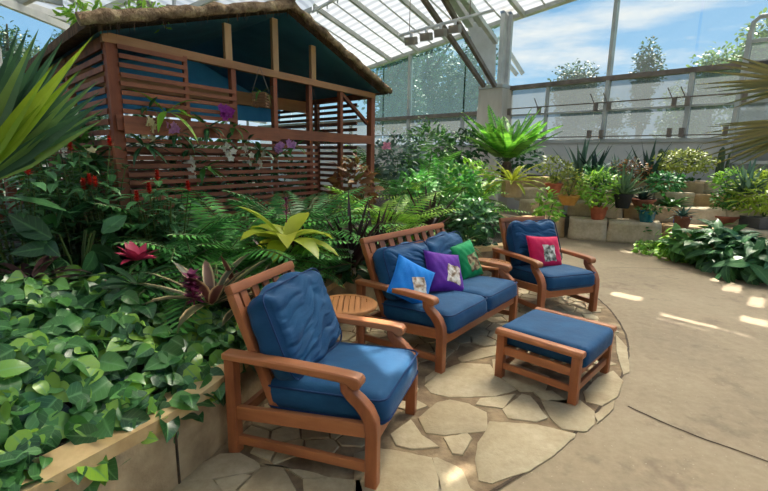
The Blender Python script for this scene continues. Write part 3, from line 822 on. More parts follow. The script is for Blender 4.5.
# ------------------------------------------------------------------ plants
def rdir(az, el): return V((cos(az) * cos(el), sin(az) * cos(el), sin(el)))
def leaf_mound(name, label, cat, area, hfun, n, L0, L1, mat, prof=HEART, seed=1, lean=V((0, -1, 0)), wr=.8):
    rr = random.Random(seed); mb = MB()
    xs = [p[0] for p in area]; ys = [p[1] for p in area]; pa = [V(p) for p in area]
    k = 0
    while k < n:
        p = V((rr.uniform(min(xs), max(xs)), rr.uniform(min(ys), max(ys))))
        if not inside(p, pa): continue
        k += 1
        h = hfun(p.x, p.y); e = .04
        gx = (hfun(p.x + e, p.y) - hfun(p.x - e, p.y)) / (2 * e); gy_ = (hfun(p.x, p.y + e) - hfun(p.x, p.y - e)) / (2 * e)
        nrm = V((-gx, -gy_, 1)).normalized()
        z = h - abs(rr.gauss(0, .07))
        a = rr.uniform(0, 2 * pi); d = V((cos(a), sin(a), 0)) * .8 + lean * .5; d = d - nrm * d.dot(nrm) * .9; d.normalize()
        d = d + V((0, 0, rr.uniform(-.45, .35))); L = rr.uniform(L0, L1)
        upv = (nrm + V((rr.uniform(-.45, .45), rr.uniform(-.6, .2), 0))).normalized()
        mb.leaf((p.x, p.y, z), d, L, L * rr.uniform(.68, .9), prof, rr.uniform(.2, 1.3), rr.uniform(.05, .4), upv, rr.uniform(-.5, .5), wav=.06)
    o = mb.build(name, mat); return tag(o, label, cat, kind='stuff')

# sweet-potato-like ground cover over the near bed
def vine_h(x, y):
    d = dist_wall(x, y)
    return .43 + .48 * (1 - math.exp(-max(0, d - .02) * 1.25)) + .09 * noise.noise(V((x * 3.3, y * 3.3, 2))) + .05 * noise.noise(V((x * 9, y * 9, 2)))
va = [(w.x - .0, w.y) for w in offset_line(WS, .0) if .6 < w.y < 3.25] + [(-.95, 3.3), (-1.4, 3.05), (-1.9, 2.95), (-2.5, 3.1), (-3.3, 3.0), (-3.3, .6)]
leaf_mound('ground_cover', 'heart-leaved green vine mass filling the near planter bed', 'ground cover', va, vine_h, 4300, .06, .155, M['vine'], HEART, 3, V((.8, -.6, 0)))

def fern(name, label, loc, n, L, mat, up0=.35, up1=1.25, w=.2, pin=22, seed=0, cat='fern', droop=(.9, 1.7), build=True, pw=.26, parent=None):
    rr = random.Random(seed); mb = MB(); st = MB()
    for k in range(n):
        az = 2 * pi * k / n + rr.uniform(-.3, .3); el = rr.uniform(up0, up1); l = L * rr.uniform(.75, 1.1)
        p = V((rr.uniform(-.04, .04), rr.uniform(-.04, .04), 0)); d = rdir(az, el); side = d.cross(V((0, 0, 1))); side.normalize()
        dr = rr.uniform(*droop); pts = [p.copy()]
        for i in range(pin):
            t = i / pin; p = p + d * (l / pin); d = Matrix.Rotation(-dr / pin, 3, side) @ d; pts.append(p.copy())
            if t < .12: continue
            wl = w * l * (sin(pi * min(1, (t * .93 + .1))) ** .75) + .004; nr = side.cross(d)
            for s in (-1, 1):
                q = (side * s + d * .35 - nr * .12).normalized(); wd = l / pin * pw * 2.4
                t0 = p; vs = [t0 - d * wd * .3, t0 + q * wl * .45 + d * wd * .35, t0 + q * wl - V((0, 0, wl * .12)), t0 + q * wl * .4 - d * wd * .45]
                mb.add(vs, [(0, 1, 2, 3) if s > 0 else (3, 2, 1, 0)], [(0, 0), (.4, .4), (0, 1), (-.4, .4)])
        st.tube(pts[::3] + [pts[-1]], .0035 + .002 * L, 4, False)
    root = thing(name, label, cat, loc) if parent is None else parent
    mb.build('fronds', mat, root); st.build('stalks', M['stem'], root)
    return root

def rosette(mb, n, L, W, prof=STRAP, el=(.2, 1.3), droop=(.4, 1.2), fold=.35, seed=0, base=V((0, 0, 0)), r0=.02, Lv=(.75, 1.1)):
    rr = random.Random(seed)
    for k in range(n):
        az = k * 2.39996 + rr.uniform(-.2, .2); t = k / max(1, n - 1); e = el[0] + (el[1] - el[0]) * t + rr.uniform(-.1, .1)
        d = rdir(az, e); mb.leaf(base + V((cos(az) * r0, sin(az) * r0, 0)), d, L * rr.uniform(*Lv), W * rr.uniform(.85, 1.1), prof, rr.uniform(*droop), fold)

def rosette_plant(name, label, cat, loc, n, L, W, mat, **k):
    mb = MB(); fl = k.pop('flower', None); rosette(mb, n, L, W, **k)
    root = thing(name, label, cat, loc); mb.build('leaves', mat, root)
    if fl: spike(root, *fl)
    return root
def spike(root, base, tip, r, mat, n=40, name='flower_spike', L=.05, seed=2):
    rr = random.Random(seed); mb = MB(); base = V(base); tip = V(tip); ax = (tip - base)
    for k in range(n):
        t = rr.random(); az = rr.uniform(0, 2 * pi); d = (rdir(az, rr.uniform(.1, 1.1)))
        mb.leaf(base + ax * t, d, L * rr.uniform(.7, 1.2), L * .4, PETAL, .4, .3)
    mb.tube([base - ax * .5, tip], .004, 5); return mb.build(name, M[mat], root)

def cloud(mb, n, c, rad, L, W, prof=OVAL, seed=0, shell=.55, droop=(.2, .9), upb=.5):
    rr = random.Random(seed); c = V(c)
    for k in range(n):
        z = rr.uniform(-.75, 1); az = rr.uniform(0, 2 * pi); q = math.sqrt(max(0, 1 - z * z)); o = V((q * cos(az), q * sin(az), z)); s = rr.uniform(shell, 1)
        bump = 1 + .22 * noise.noise(o * 2.2 + V((seed, 0, 0)))
        p = c + V((o.x * rad[0], o.y * rad[1], o.z * rad[2])) * s * bump
        a = rr.uniform(0, 2 * pi); d = (o + V((cos(a), sin(a), rr.uniform(-.3, .5))) * .9); l = L * rr.uniform(.7, 1.2)
        mb.leaf(p, d, l, W * l / L, prof, rr.uniform(*droop), rr.uniform(.05, .3), (o + V((0, 0, upb))).normalized())
def bush(name, label, cat, loc, n, rad, L, W, mat, seed=0, prof=OVAL, zc=None, stems=6, **k):
    root = thing(name, label, cat, loc); mb = MB(); zc = rad[2] * .9 if zc is None else zc
    cloud(mb, n, (0, 0, zc), rad, L, W, prof, seed, **k); mb.build('foliage', mat, root)
    st = MB(); rr = random.Random(seed)
    for q in range(stems):
        a = rr.uniform(0, 2 * pi); e = V((cos(a) * rad[0] * .5, sin(a) * rad[1] * .5, zc + rad[2] * .3)); st.tube([(cos(a) * .02, sin(a) * .02, 0), e * .5 + V((0, 0, .02)), e], [.010, .008, .004], 5)
    st.build('stems', M['stem_red'] if stems > 6 else M['stem'], root); return root
def candle_shrub(label, loc, n, h, r, seed, nf=4):
    """upright shrub: paired long leaves up each stem, red bract candles"""
    rr = random.Random(seed); root = thing('candle_shrub', label, 'flowering shrub', loc); mb = MB(); st = MB(); tips = []
    for k in range(n):
        a = rr.uniform(0, 2 * pi); q = r * math.sqrt(rr.random()); hh = h * rr.uniform(.65, 1.05)
        p0 = V((cos(a) * q * .4, sin(a) * q * .4, 0)); p1 = V((cos(a) * q, sin(a) * q, hh)); st.tube([p0, (p0 + p1) / 2, p1], [.007, .006, .004], 5); tips.append(p1)
        m_ = int(hh / .085)
        for i in range(2, m_ + 1):
            p = p0.lerp(p1, i / m_)
            for s in (0, pi):
                az = i * 1.57 + s + a; mb.leaf(p, rdir(az, rr.uniform(.0, .5)), rr.uniform(.11, .19), rr.uniform(.045, .07), OVAL, rr.uniform(.3, .9), .2)
    mb.build('foliage', M['shrub'], root); st.build('stems', M['stem'], root)
    tips.sort(key=lambda p: -p.z + p.y * .3)
    for p in tips[:nf]:
        fm = MB()
        for i in range(26):
            t = i / 26; fm.leaf(p + V((0, 0, t * .075)), rdir(i * 2.4, .5 + t * .6), .036 * (1.15 - t * .5), .025, PETAL, .2, .3)
        fm.build('flower', M['red_fl'], root)
    return root
BZ = .38
# -- dark shrubs with red candles at the left
for i, (u, y, h, n, r, lab, nf) in enumerate([
    (12, 3.1, .78, 14, .26, 'red-candled green shrub leftmost, at the photo edge under the palm leaf', 4),
    (70, 3.6, .92, 22, .34, 'tall red-candled green shrub before the hut left wall', 3),
    (112, 3.45, .70, 18, .30, 'red-candled green shrub in front of the hut corner post', 4),
    (158, 3.55, .72, 16, .28, 'red-candled green shrub between the corner post shrub and the ferns', 3)]):
    candle_shrub(lab, bed(u, y), int(n * 1.5), h * 1.06, r * 1.15, 20 + i, nf)
bush('leafy_shrub', 'round narrow-leaved green shrub below the orchids on the hut left wall', 'shrub', bed(58, 4.0), 520, (.38, .3, .46), .12, .028, M['mid'], 5, LANCE, zc=.85)
rosette_plant('cordyline', 'dark purple-leaved plant at the left photo edge above the vines', 'foliage plant', ground(14, 2.75, .75), 34, .34, .05, M['purple'], el=(.1, 1.2), droop=(.6, 1.4), seed=4)
bush('broadleaf_plant', 'low broad-leaved dark plant behind the vine mass at left', 'foliage plant', ground(66, 3.05, .66), 26, (.26, .2, .26), .26, .13, M['dark'], 8, OVAL, zc=.32)
# -- ferns
for (u, y, z, n, L, mt, up0, lab, sd) in [
    (178, 3.7, BZ, 20, .92, 'fern_dark', 1.0, 'dark upright fern against the lower hut slats, left of the bigger ferns', 1),
    (207, 3.4, BZ, 24, .95, 'fern', .55, 'dark arching fern just behind the pink-spiked bromeliad', 2),
    (232, 3.95, BZ, 30, 1.15, 'fern', .6, 'broad green fern below the hanging orchids on hut slats', 3),
    (292, 4.75, BZ, 22, 1.15, 'fern_dark', 1.05, 'tall narrow fern with upright fronds against the hut slats', 4),
    (312, 4.7, BZ, 28, 1.0, 'fern', .5, 'wide arching fern in front of the hut doorway', 5),
    (300, 4.15, BZ, 22, .62, 'fern', .4, 'low arching fern between the yellow bromeliad and loveseat', 6),
    (392, 5.6, BZ, 26, 1.15, 'bright', 1.0, 'bright yellow-green fern with upright fronds right of the hut', 7),
    (262, 3.8, BZ, 24, .95, 'fern', .5, 'dark fern hidden behind the yellow-leaved bromeliad', 8),
    (376, 5.4, BZ, 14, .5, 'fern_dark', .1, 'small dark fern behind the loveseat back rail', 9)]:
    fern('fern', lab, bed(u, y, .12), n, L, M[mt], up0=up0, seed=sd, pw=.38)
# -- bromeliads and coloured leaf plants
b = rosette_plant('bromeliad', 'striped cream-edged bromeliad with a plum flower spike above the vines', 'bromeliad', ground(203, 2.75, .66), 17, .46, .075, M['brom'], el=(.25, 1.25), droop=(.2, 1.0), seed=6)
spike(b, (-.05, -.14, .06), (-.03, -.2, .24), .05, 'plum_fl', 120, L=.07)
b = rosette_plant('bromeliad', 'small bromeliad with a rose-red bract head at vine top', 'bromeliad', ground(128, 2.8, .76), 14, .30, .05, M['dark'], el=(.1, .9), droop=(.3, 1.0), seed=7)
fm = MB(); rosette(fm, 16, .14, .065, OVAL, (.2, 1.2), (.1, .6), .3, 9, V((0, 0, .17))); fm.build('flower', M['rose_fl'], b)
b = rosette_plant('bromeliad', 'striped bromeliad with stiff pale leaves behind nearest armchair', 'bromeliad', ground(236, 3.0, .56), 16, .42, .06, M['brom'], el=(.3, 1.2), droop=(.1, .6), seed=16)
b = rosette_plant('bromeliad', 'large yellow-green broad-leaved bromeliad between armchair and ferns', 'bromeliad', ground(284, 3.5, .93), 13, .42, .16, M['lime'], el=(.25, 1.1), droop=(.5, 1.4), fold=.3, seed=11, prof=[.4, .75, 1, .95, .65, 0])
spike(b, (.02, -.06, .22), (.02, -.06, .34), .05, 'plum_fl', 40, L=.04)
for (u, y, n, L, lab, sd) in [
    (284, 3.85, 18, .56, 'dark purple cordyline beside the yellow-green bromeliad', 1),
    (352, 4.4, 44, .66, 'large dark purple cordyline clump behind the loveseat left end', 2),
    (374, 4.75, 28, .60, 'dark purple cordyline clump before the bright fern', 3),
    (430, 6.2, 28, .70, 'dark purple cordyline behind the middle of the loveseat', 4)]:
    rosette_plant('cordyline', lab, 'cordyline', bed(u, y, .12), n, L * 1.15, .05, M['purple'], el=(.4, 1.4), droop=(.0, .5), seed=sd, prof=SPIKE[:1] + [1, .9, .6, 0])
bush('croton', 'rust and green leaved shrub at the hut right corner post', 'shrub', bed(356, 5.9), 170, (.28, .26, .36), .17, .06, M['rust'], 31, OVAL, zc=.7)
lily = bush('peace_lily', 'low dark plant with one white bloom by the loveseat left end', 'foliage plant', ground(352, 4.35, .40), 40, (.2, .16, .16), .15, .06, M['dark'], 14)
mb = MB(); mb.leaf((0, -.1, .27), rdir(-1.5, .8), .09, .055, OVAL, .2, .5); mb.tube([(0, -.05, .05), (0, -.1, .27)], .003, 5); mb.build('flower', M['white_fl'], lily)
# small-leaved ground cover by the loveseat
def low_h(x, y): return .42 + .20 * (1 - math.exp(-max(0, dist_wall(x, y) - .05) * 2.5)) + .03 * noise.noise(V((x * 5, y * 5, 0)))
va = [(w.x, w.y) for w in offset_line(WS, .05) if 3.3 < w.y < 6.25] + [(1.2, 6.9), (.3, 6.4), (-.4, 5.6), (-.95, 4.8), (-1.25, 3.7)]
leaf_mound('ground_cover', 'small-leaved dark ground cover behind the loveseat and side table', 'ground cover', va, low_h, 3200, .05, .085, M['dark'], OVAL, 8)
# -- middle distance
MIDPL = [
 ('leafy_shrub', 'dense glossy green shrub behind the gap between loveseat and far armchair', 'shrub', 478, 6.2, 380, (.34, .30, .30), .12, .05, 'shrub', .36),
 ('leafy_shrub', 'bushy green shrub left of the far armchair, behind the variegated plant', 'shrub', 452, 6.7, 320, (.32, .30, .26), .11, .045, 'mid', .34),
 ('leafy_shrub', 'grey-green shrub right of the hut corner, below the pink bloom', 'shrub', 396, 8.0, 420, (.5, .45, .48), .13, .05, 'bluegreen', .85),
 ('leafy_shrub', 'dark green shrub in front of the pier at its left', 'shrub', 465, 11.2, 380, (.6, .5, .55), .17, .06, 'dark', 1.35),
 ('leafy_shrub', 'tall mid-green shrub under the left window rail', 'shrub', 430, 10.4, 480, (.62, .55, .62), .2, .05, 'mid', 1.15),
 ('leafy_shrub', 'pale green shrub between the feathery shrub and the terrace', 'shrub', 472, 8.6, 420, (.5, .42, .42), .16, .05, 'bright', .62),
 ('leafy_shrub', 'small yellow-green plant right behind the far armchair', 'shrub', 550, 6.55, 120, (.2, .18, .30), .11, .05, 'bright', .48),
 ('leafy_shrub', 'dark shrub to the left of the big cycad at its foot', 'shrub', 520, 11.6, 300, (.6, .5, .42), .16, .06, 'dark', 1.0),
 ('leafy_shrub', 'mid-green filler shrub behind the bright fern', 'shrub', 414, 7.2, 300, (.4, .36, .34), .14, .05, 'fern', .4),
 ('leafy_shrub', 'leafy green shrub to the right of the dark cordyline', 'shrub', 458, 7.6, 320, (.4, .36, .36), .14, .06, 'fern', .55),
]
for i, (nm, lab, cat, u, y, n, rad, L, W, mt, zc) in enumerate(MIDPL):
    z0 = BZ if u < 540 else .02
    if u == 550: z0 = .40
    bush(nm, lab, cat, bed(u, y) if u < 540 else ground(u, y, z0), n, rad, L, W, M[mt], 40 + i, OVAL if W > .035 else LANCE, zc=zc)
rosette_plant('variegated_plant', 'cream-edged broad-leaved plant behind the right end of loveseat', 'foliage plant', bed(463, 6.0), 14, .38, .10, M['variegated'], el=(.2, 1.1), droop=(.4, 1.1), seed=3, prof=OVAL)
rosette_plant('broadleaf_plant', 'plant with long pale green paddle leaves behind loveseat top rail', 'foliage plant', bed(402, 5.5), 9, .50, .12, M['bright'], el=(.3, 1.1), droop=(.3, .9), seed=8, prof=OVAL)
fern('fern', 'large light green fern in the middle of the bed, left of its twin', bed(436, 7.7), 30, 1.25, M['bright'], up0=.5, seed=31, pw=.34, w=.17)
fern('fern', 'large light green fern in the middle of the bed, right of its twin', bed(466, 7.5), 26, 1.05, M['cycad'], up0=.5, seed=32, pw=.34, w=.17)
# areca-like palms
fern('palm', 'feathery palm behind the hut right corner, under the left windows', bed(398, 9.2), 12, 1.9, M['mid'], up0=.9, up1=1.4, w=.2, pin=26, seed=4, cat='palm', droop=(.6, 1.3), pw=.3)
fern('palm', 'light green palm with arching fronds left of the terrace', bed(468, 9.4), 13, 1.35, M['bright'], up0=.7, up1=1.35, w=.22, pin=24, seed=6, cat='palm', droop=(.8, 1.5), pw=.3)
fern('palm', 'small feathery palm among the shrubs below the left window rail', bed(428, 9.0), 12, 1.5, M['fern'], up0=.8, up1=1.4, w=.2, pin=24, seed=9, cat='palm', droop=(.8, 1.5), pw=.3)
# big cycad
def cycad(label, loc, n, L, mat, seed, el=(.5, 1.35), trunk=.25):
    root = fern('cycad', label, loc + V((0, 0, trunk)), n, L, mat, up0=el[0], up1=el[1], w=.15, pin=30, seed=seed, cat='cycad', droop=(.2, .8), pw=.75)
    mb = MB(); mb.lathe([(.11, -trunk), (.13, -trunk * .5), (.10, 0), (.0, .05)], seg=14); mb.build('trunk', M['bark'], root); return root
c = ground(507, 10.8, 1.0)
cycad('large bright green cycad with upright fronds in front of the pier', c, 34, 1.45, M['cycad'], 3, (.6, 1.4), .5)

# ------------------------------------------------------------------ terrace of stone blocks
def block(name, label, c, size, rotz, mat, seed, group):
    bm = bmesh.new(); bmesh.ops.create_cube(bm, size=1)
    bmesh.ops.subdivide_edges(bm, edges=bm.edges[:], cuts=5, use_grid_fill=True)
    for v in bm.verts:
        p = V((v.co.x * size[0], v.co.y * size[1], v.co.z * size[2])); nr = v.co.normalized()
        k = max(abs(v.co.x), abs(v.co.y)) + abs(v.co.z)
        p *= 1 - .05 * max(0, k - .85)
        p += nr * .035 * noise.noise(p * 3.5 + V((seed, 0, 0))) + nr * .012 * noise.noise(p * 12 + V((seed, 0, 0)))
        v.co = p + V((0, 0, size[2] / 2))
    o = bm_obj(bm, name, mat); o.location = c; o.rotation_euler = (0, 0, rotz)
    return tag(o, label, 'stone block', group)
BASE = [gz(u, v).xy for u, v in [(520, 240), (557, 238), (602, 241.5), (640, 244.5), (706, 250), (775, 254), (840, 256)]]
def along(pts, s):
    for i in range(len(pts) - 1):
        L = (pts[i + 1] - pts[i]).length
        if s <= L or i == len(pts) - 2: return pts[i].lerp(pts[i + 1], s / L), (pts[i + 1] - pts[i]).normalized()
        s -= L
ORD = ['first', 'second', 'third', 'fourth', 'fifth', 'sixth', 'seventh', 'eighth', 'ninth', 'tenth', 'eleventh', 'twelfth', 'thirteenth']
TZ = [.0, .40, .68, .92, 1.14]
ROWN = ['lowest', 'second', 'third', 'top']
rr = random.Random(12)
tierlines = []
for k in range(4):
    off = [q + V((.30, .95)).normalized() * (.02 + .64 * k) for q in BASE]
    tierlines.append(off)
    total = sum((off[i + 1] - off[i]).length for i in range(len(off) - 1))
    s = .05 + .2 * (k % 2); i = 0
    lens = [1.05, .72, .95, 1.15, 1.0, 1.2, .9] if k == 0 else None
    while s < total - .3 and i < 12:
        L = lens[i % len(lens)] if lens else rr.uniform(.7, 1.25)
        p, d = along(off, min(s + L / 2, total)); nrm = V((-d.y, d.x)) if d.x > 0 else V((d.y, -d.x))
        q = p + nrm * .24
        if (q - V((3.565, 14.95))).dot(V((-.697, -.717))) < .75: s += L; i += 1; continue
        h = TZ[k + 1] - TZ[k] + .02
        hz = h * rr.uniform(.95, 1.04)
        block('stone_block', f'rough limestone block, {ORD[i]} from the left in the {ROWN[k]} terrace row', (q.x, q.y, TZ[k] - .02), (L - .02, .46, hz + .02), math.atan2(d.y, d.x), M['limestone'] if (i + k) % 3 else M['sand'], k * 20 + i, f'blocks of the {ROWN[k]} terrace row')
        s += L; i += 1
# soil behind each row
for k in range(4):
    a = [q + V((.30, .95)).normalized() * .45 for q in tierlines[k]]
    b = [q + V((.30, .95)).normalized() * (.45 if k < 3 else 4.2) for q in (tierlines[k + 1] if k < 3 else tierlines[3])]
    mb = MB(); z = TZ[k + 1] - .02
    for i in range(len(a) - 1):
        mb.add([V((a[i].x, a[i].y, z)), V((a[i + 1].x, a[i + 1].y, z)), V((b[i + 1].x, b[i + 1].y, z)), V((b[i].x, b[i].y, z))], [(0, 1, 2, 3)])
    struct(mb.build('terrace_soil', M['soil'], smooth=False))

# pots: profile lathes with rim and soil
def pot(label, cat, p, r, h, mat, plant, wide=False, square=False, name='potted_plant', rim=True):
    root = thing(name, label, cat, p)
    mb = MB()
    if square:
        mb.box((0, 0, h / 2), (2 * r, 2 * r, h), bev=.012)
    else:
        b = .68 if not wide else .6
        prof = [(r * b, 0), (r * (b + .18), h * .45), (r * .93, h * .8)]
        prof += [(r * 1.02, h * .8), (r * 1.04, h), (r * .9, h), (r * .88, h * .9), (0, h * .88)] if rim else [(r, h), (r * .9, h), (r * .88, h * .92), (0, h * .9)]
        mb.lathe(prof, seg=22)
    mb.build('pot', M[mat], root)
    plant(root, h)
    return root
def pl_bush(n, rad, L, W, mat, seed, prof=OVAL, lift=.9):
    def f(root, h):
        mb = MB(); cloud(mb, n, (0, 0, h + rad[2] * lift), rad, L, W, prof, seed); mb.build('foliage', M[mat], root)
        st = MB()
        for a in range(4): st.tube([(0, 0, h * .9), (cos(a * 1.6) * rad[0] * .4, sin(a * 1.6) * rad[1] * .4, h + rad[2])], [.012, .006], 5)
        st.build('stems', M['stem'], root)
    return f
def pl_ros(n, L, W, mat, seed, el=(.2, 1.4), droop=(-.1, .3), prof=SPIKE, fold=.45):
    def f(root, h):
        mb = MB(); rosette(mb, n, L, W, prof, el, droop, fold, seed, V((0, 0, h * .9))); mb.build('leaves', M[mat], root)
    return f
def pl_fern(n, L, mat, seed, up0=.4, up1=1.3):
    def f(root, h):
        mb = MB(); e = thing('x', 'x', 'x', (0, 0, 0)); fern('x', 'x', (0, 0, 0), n, L, M[mat], up0=up0, up1=up1, seed=seed, parent=e)
        for c_ in [q for q in bpy.data.objects if q.parent == e]: c_.parent = root; c_.location = (0, 0, h * .9)
        bpy.data.objects.remove(e)
    return f
T1, T2, T3, T4 = TZ[1:]
pot('terracotta pot with a bright lacy fern on the lowest terrace row', 'potted plant', gz(597.5, 220, T1), .165, .27, 'terracotta', pl_bush(420, (.46, .4, .38), .17, .035, 'bright', 61, LANCE))
pot('ochre pot holding an olive bush, left of the lacy fern', 'potted plant', gz(568, 205, T2), .22, .20, 'ochre_pot', pl_bush(260, (.36, .32, .30), .10, .035, 'olive', 62), wide=True)
pot('orange pot holding a grey-green bush at the terrace left end', 'potted plant', gz(553, 193, T3), .17, .20, 'terracotta', pl_bush(240, (.34, .32, .30), .10, .04, 'olive', 63))
pot('black pot with a pale spiky aloe on the terrace', 'potted plant', gz(622, 208, T2), .17, .28, 'black_pot', pl_ros(34, .64, .085, 'aloe', 64, (.1, 1.4)))
pot('wide terracotta bowl with a dark agave beside the black pot', 'potted plant', gz(642, 207, T2), .23, .16, 'terracotta_dark', pl_ros(28, .34, .07, 'agave_dark', 65), wide=True)
pot('round teal glazed pot with small green leaves on the lowest row', 'potted plant', gz(646, 223, T1), .16, .24, 'teal_pot', pl_bush(60, (.2, .2, .08), .10, .05, 'mid', 66, lift=.3), rim=False)
pot('small terracotta pot sunk by the front blocks below the teal pot', 'potted plant', gz(637, 241, .0) + V((0, -.26, 0)), .12, .18, 'terracotta', pl_bush(80, (.18, .18, .14), .09, .03, 'mid', 67))
bp = pot('square black pot with broad drooping green leaves', 'potted plant', gz(669, 220, T1), .15, .30, 'black_pot', pl_ros(26, .50, .12, 'mid', 68, (.1, 1.2), (.6, 1.3), OVAL, .25), square=True)
o = MB(); o.lathe([(.05, 0), (.075, .04), (.07, .10), (.03, .13), (.03, .16), (.0, .16)], seg=16)
o = o.build('glazed_jar', M['blue_glass']); o.location = gz(671, 223, T1) + V((.02, -.16, 0)); tag(o, 'small bright blue glazed jar in front of the square black pot', 'jar')
pot('terracotta pot with a grey-leaved agave on the lowest row', 'potted plant', gz(681, 229, T1) , .14, .24, 'terracotta_dark', pl_ros(22, .30, .06, 'bluegreen', 69, (.0, 1.2), (.3, .9)))
pot('wide terracotta bowl with a round green bonsai shrub', 'potted plant', gz(723, 224, T1), .25, .17, 'terracotta_dark', pl_bush(380, (.30, .28, .26), .07, .032, 'mid', 70, lift=1.15), wide=True)
pot('long grey trough with a yellow-green ferny shrub at photo right', 'potted plant', gz(762, 227, T1), .34, .20, 'trough', pl_bush(700, (.62, .46, .46), .20, .032, 'lime2', 71, LANCE), square=True)
pot('square tan planter with an arching yellow-green bromeliad before the cycad', 'potted plant', gz(511, 197, .95) , .14, .28, 'sand', pl_ros(26, .62, .07, 'lime', 72, (.1, 1.2), (.4, 1.1), STRAP), square=True)
pot('terracotta pot with a low blue-green succulent behind the far armchair', 'potted plant', gz(544, 214, T1), .17, .20, 'terracotta_dark', pl_ros(34, .20, .06, 'bluegreen', 73, (.1, 1.4), (-.3, .0)))
bush('leafy_shrub', 'green leafy plant on the terrace between the black pot and prickly pear', 'shrub', gz(684, 200, T2), 260, (.40, .34, .26), .16, .06, M['mid'], 74, zc=.26)
# unpotted terrace plants
TP = [
 ('agave', 'blue-green agave in the wall bed, right of the pier', 582, 10.6, 1.1, 30, 1.0, .13, 'bluegreen'),
 ('agave', 'dark broad-bladed agave in the wall bed above the olive bushes', 597, 10.3, 1.1, 22, .9, .18, 'agave_dark'),
 ('agave', 'dark agave at the wall left of the yellow-green bush', 650, 10.1, 1.12, 24, .95, .15, 'agave_dark'),
 ('agave', 'small dark spiky plant behind the yellow-green bush top', 692, 10.4, 1.55, 22, .46, .07, 'agave_dark'),
 ('agave', 'blue-green agave at the foot of the door ladder', 752, 8.6, 1.0, 30, .75, .10, 'bluegreen'),
 ('agave', 'slim grey-green agave at the wall between two dark ones', 620, 10.6, 1.1, 26, .85, .10, 'bluegreen')]
for i, (nm, lab, u, y, z, n, L, W, mt) in enumerate(TP):
    rosette_plant(nm, lab, 'agave', ground(u, y, z), n, L, W, M[mt], el=(.2, 1.4), droop=(-.1, .35), prof=SPIKE, seed=80 + i, fold=.4)
bush('clipped_bush', 'spreading yellow-green bush on the top terrace row', 'shrub', ground(684, 9.9, 1.12), 900, (.66, .45, .30), .09, .04, M['olive'], 90, zc=.45)
bush('leafy_shrub', 'pinkish dry shrub on the terrace behind the aloe', 'shrub', ground(632, 9.7, 1.0), 320, (.42, .36, .30), .09, .035, M['rust'], 91, zc=.34)
bush('leafy_shrub', 'dark low shrub on the terrace right of the olive bushes', 'shrub', ground(600, 9.7, .9), 260, (.44, .36, .26), .12, .05, M['fern_dark'], 92, zc=.32)
bush('leafy_shrub', 'small yellow-green shrub behind the cactus at right', 'shrub', ground(735, 9.0, .95), 260, (.4, .36, .22), .11, .04, M['bright'], 93, zc=.3)
bush('leafy_shrub', 'low dark shrub on the terrace under the yellow-green bush', 'shrub', ground(668, 9.3, .9), 240, (.36, .3, .22), .12, .05, M['fern_dark'], 94, zc=.25)
# cacti
cc = thing('prickly_pear', 'pale paddle cactus on the terrace, left of the door', 'cactus', gz(714, 188, T3)); 
def pad(p, d, L, W, nm):
    d = V(d).normalized(); mb = MB(); bm = bmesh.new(); bmesh.ops.create_uvsphere(bm, u_segments=14, v_segments=10, radius=1)
    sd = d.cross(V((0, 1, 0))).normalized(); nr = sd.cross(d); rot = Matrix((sd, nr, d)).transposed()
    for v in bm.verts: v.co = rot @ V((v.co.x * W / 2 * (1 + .25 * v.co.z), v.co.y * .03, v.co.z * L / 2)) + V(p) + d * L / 2
    return bm_obj(bm, nm, M['cactus'], cc)
pad((0, 0, -.02), (0, 0, 1), .32, .10, 'pad')
for p, d, L in [((0, 0, .28), (.15, 0, 1), .30), ((.03, 0, .22), (.9, .2, .7), .24), ((-.03, 0, .2), (-.9, .2, .6), .28), ((.02, 0, .1), (.9, -.2, .35), .2), ((-.02, 0, .05), (-.9, -.2, .45), .2)]: pad(p, d, L, .11, 'pad')
def column(label, p, h, r, seed):
    root = thing('column_cactus', label, 'cactus', p); mb = MB(); seg = 20; vs = []; fs = []; zs = [0, h * .3, h * .7, h * .93, h]
    for i, z in enumerate(zs):
        q = r * [1, 1.05, 1, .75, .15][i]
        for k in range(seg): a = 2 * pi * k / seg; w = q * (1 if k % 2 else .78); vs.append(V((w * cos(a), w * sin(a), z)))
    for i in range(4):
        for k in range(seg): a = i * seg + k; b_ = i * seg + (k + 1) % seg; fs.append((a, b_, b_ + seg, a + seg))
    fs.append(tuple(4 * seg + k for k in range(seg))); mb.add(vs, fs); mb.build('stem', M['cactus_dark'], root, smooth=False)
    if seed:
        mb = MB(); mb.tube([(r * .6, 0, h * .35), (r * 2, 0, h * .42), (r * 2.3, 0, h * .85)], [r * .5, r * .55, r * .3], 10); mb.build('arm', M['cactus_dark'], root)
    return root
column('tall ribbed column cactus standing against the wall near the door', ground(721, 10.2, 1.1), .82, .075, 1)
column('short ribbed column cactus against the wall left of yellow-green bush', ground(660, 10.4, 1.12), .75, .07, 0)

# border plants along the path at right
def border(label, p, n, r, h, mat, seed, L=.34):
    return bush('peace_lily', label, 'foliage plant', p, n, (r, r * .8, h * .55), L, L * .36, M[mat], seed, OVAL, zc=h * .55, stems=9, droop=(.7, 1.6), shell=.25, upb=.9)
border('leafy lily clump with bright leaves, first beside the path at right', ground(706, 7.15, .02), 140, .36, .42, 'mid', 3)
border('dark leafy lily clump beside the path, second of the right border', ground(740, 6.7, .02), 150, .40, .50, 'shrub', 4)
border('dark leafy lily clump beside the path at the right photo edge', ground(774, 6.1, .02), 150, .42, .48, 'shrub', 5)
border('leafy lily clump behind the first two of the right border', ground(728, 7.45, .02), 120, .36, .46, 'mid', 6)
border('low yellowish lily clump at the left end of right border', ground(682, 7.75, .02), 80, .28, .34, 'bright', 7, .2)
la = [gz(u, v).xy for u, v in [(632, 252), (660, 259), (688, 264), (712, 268), (712, 252), (640, 245.5)]]
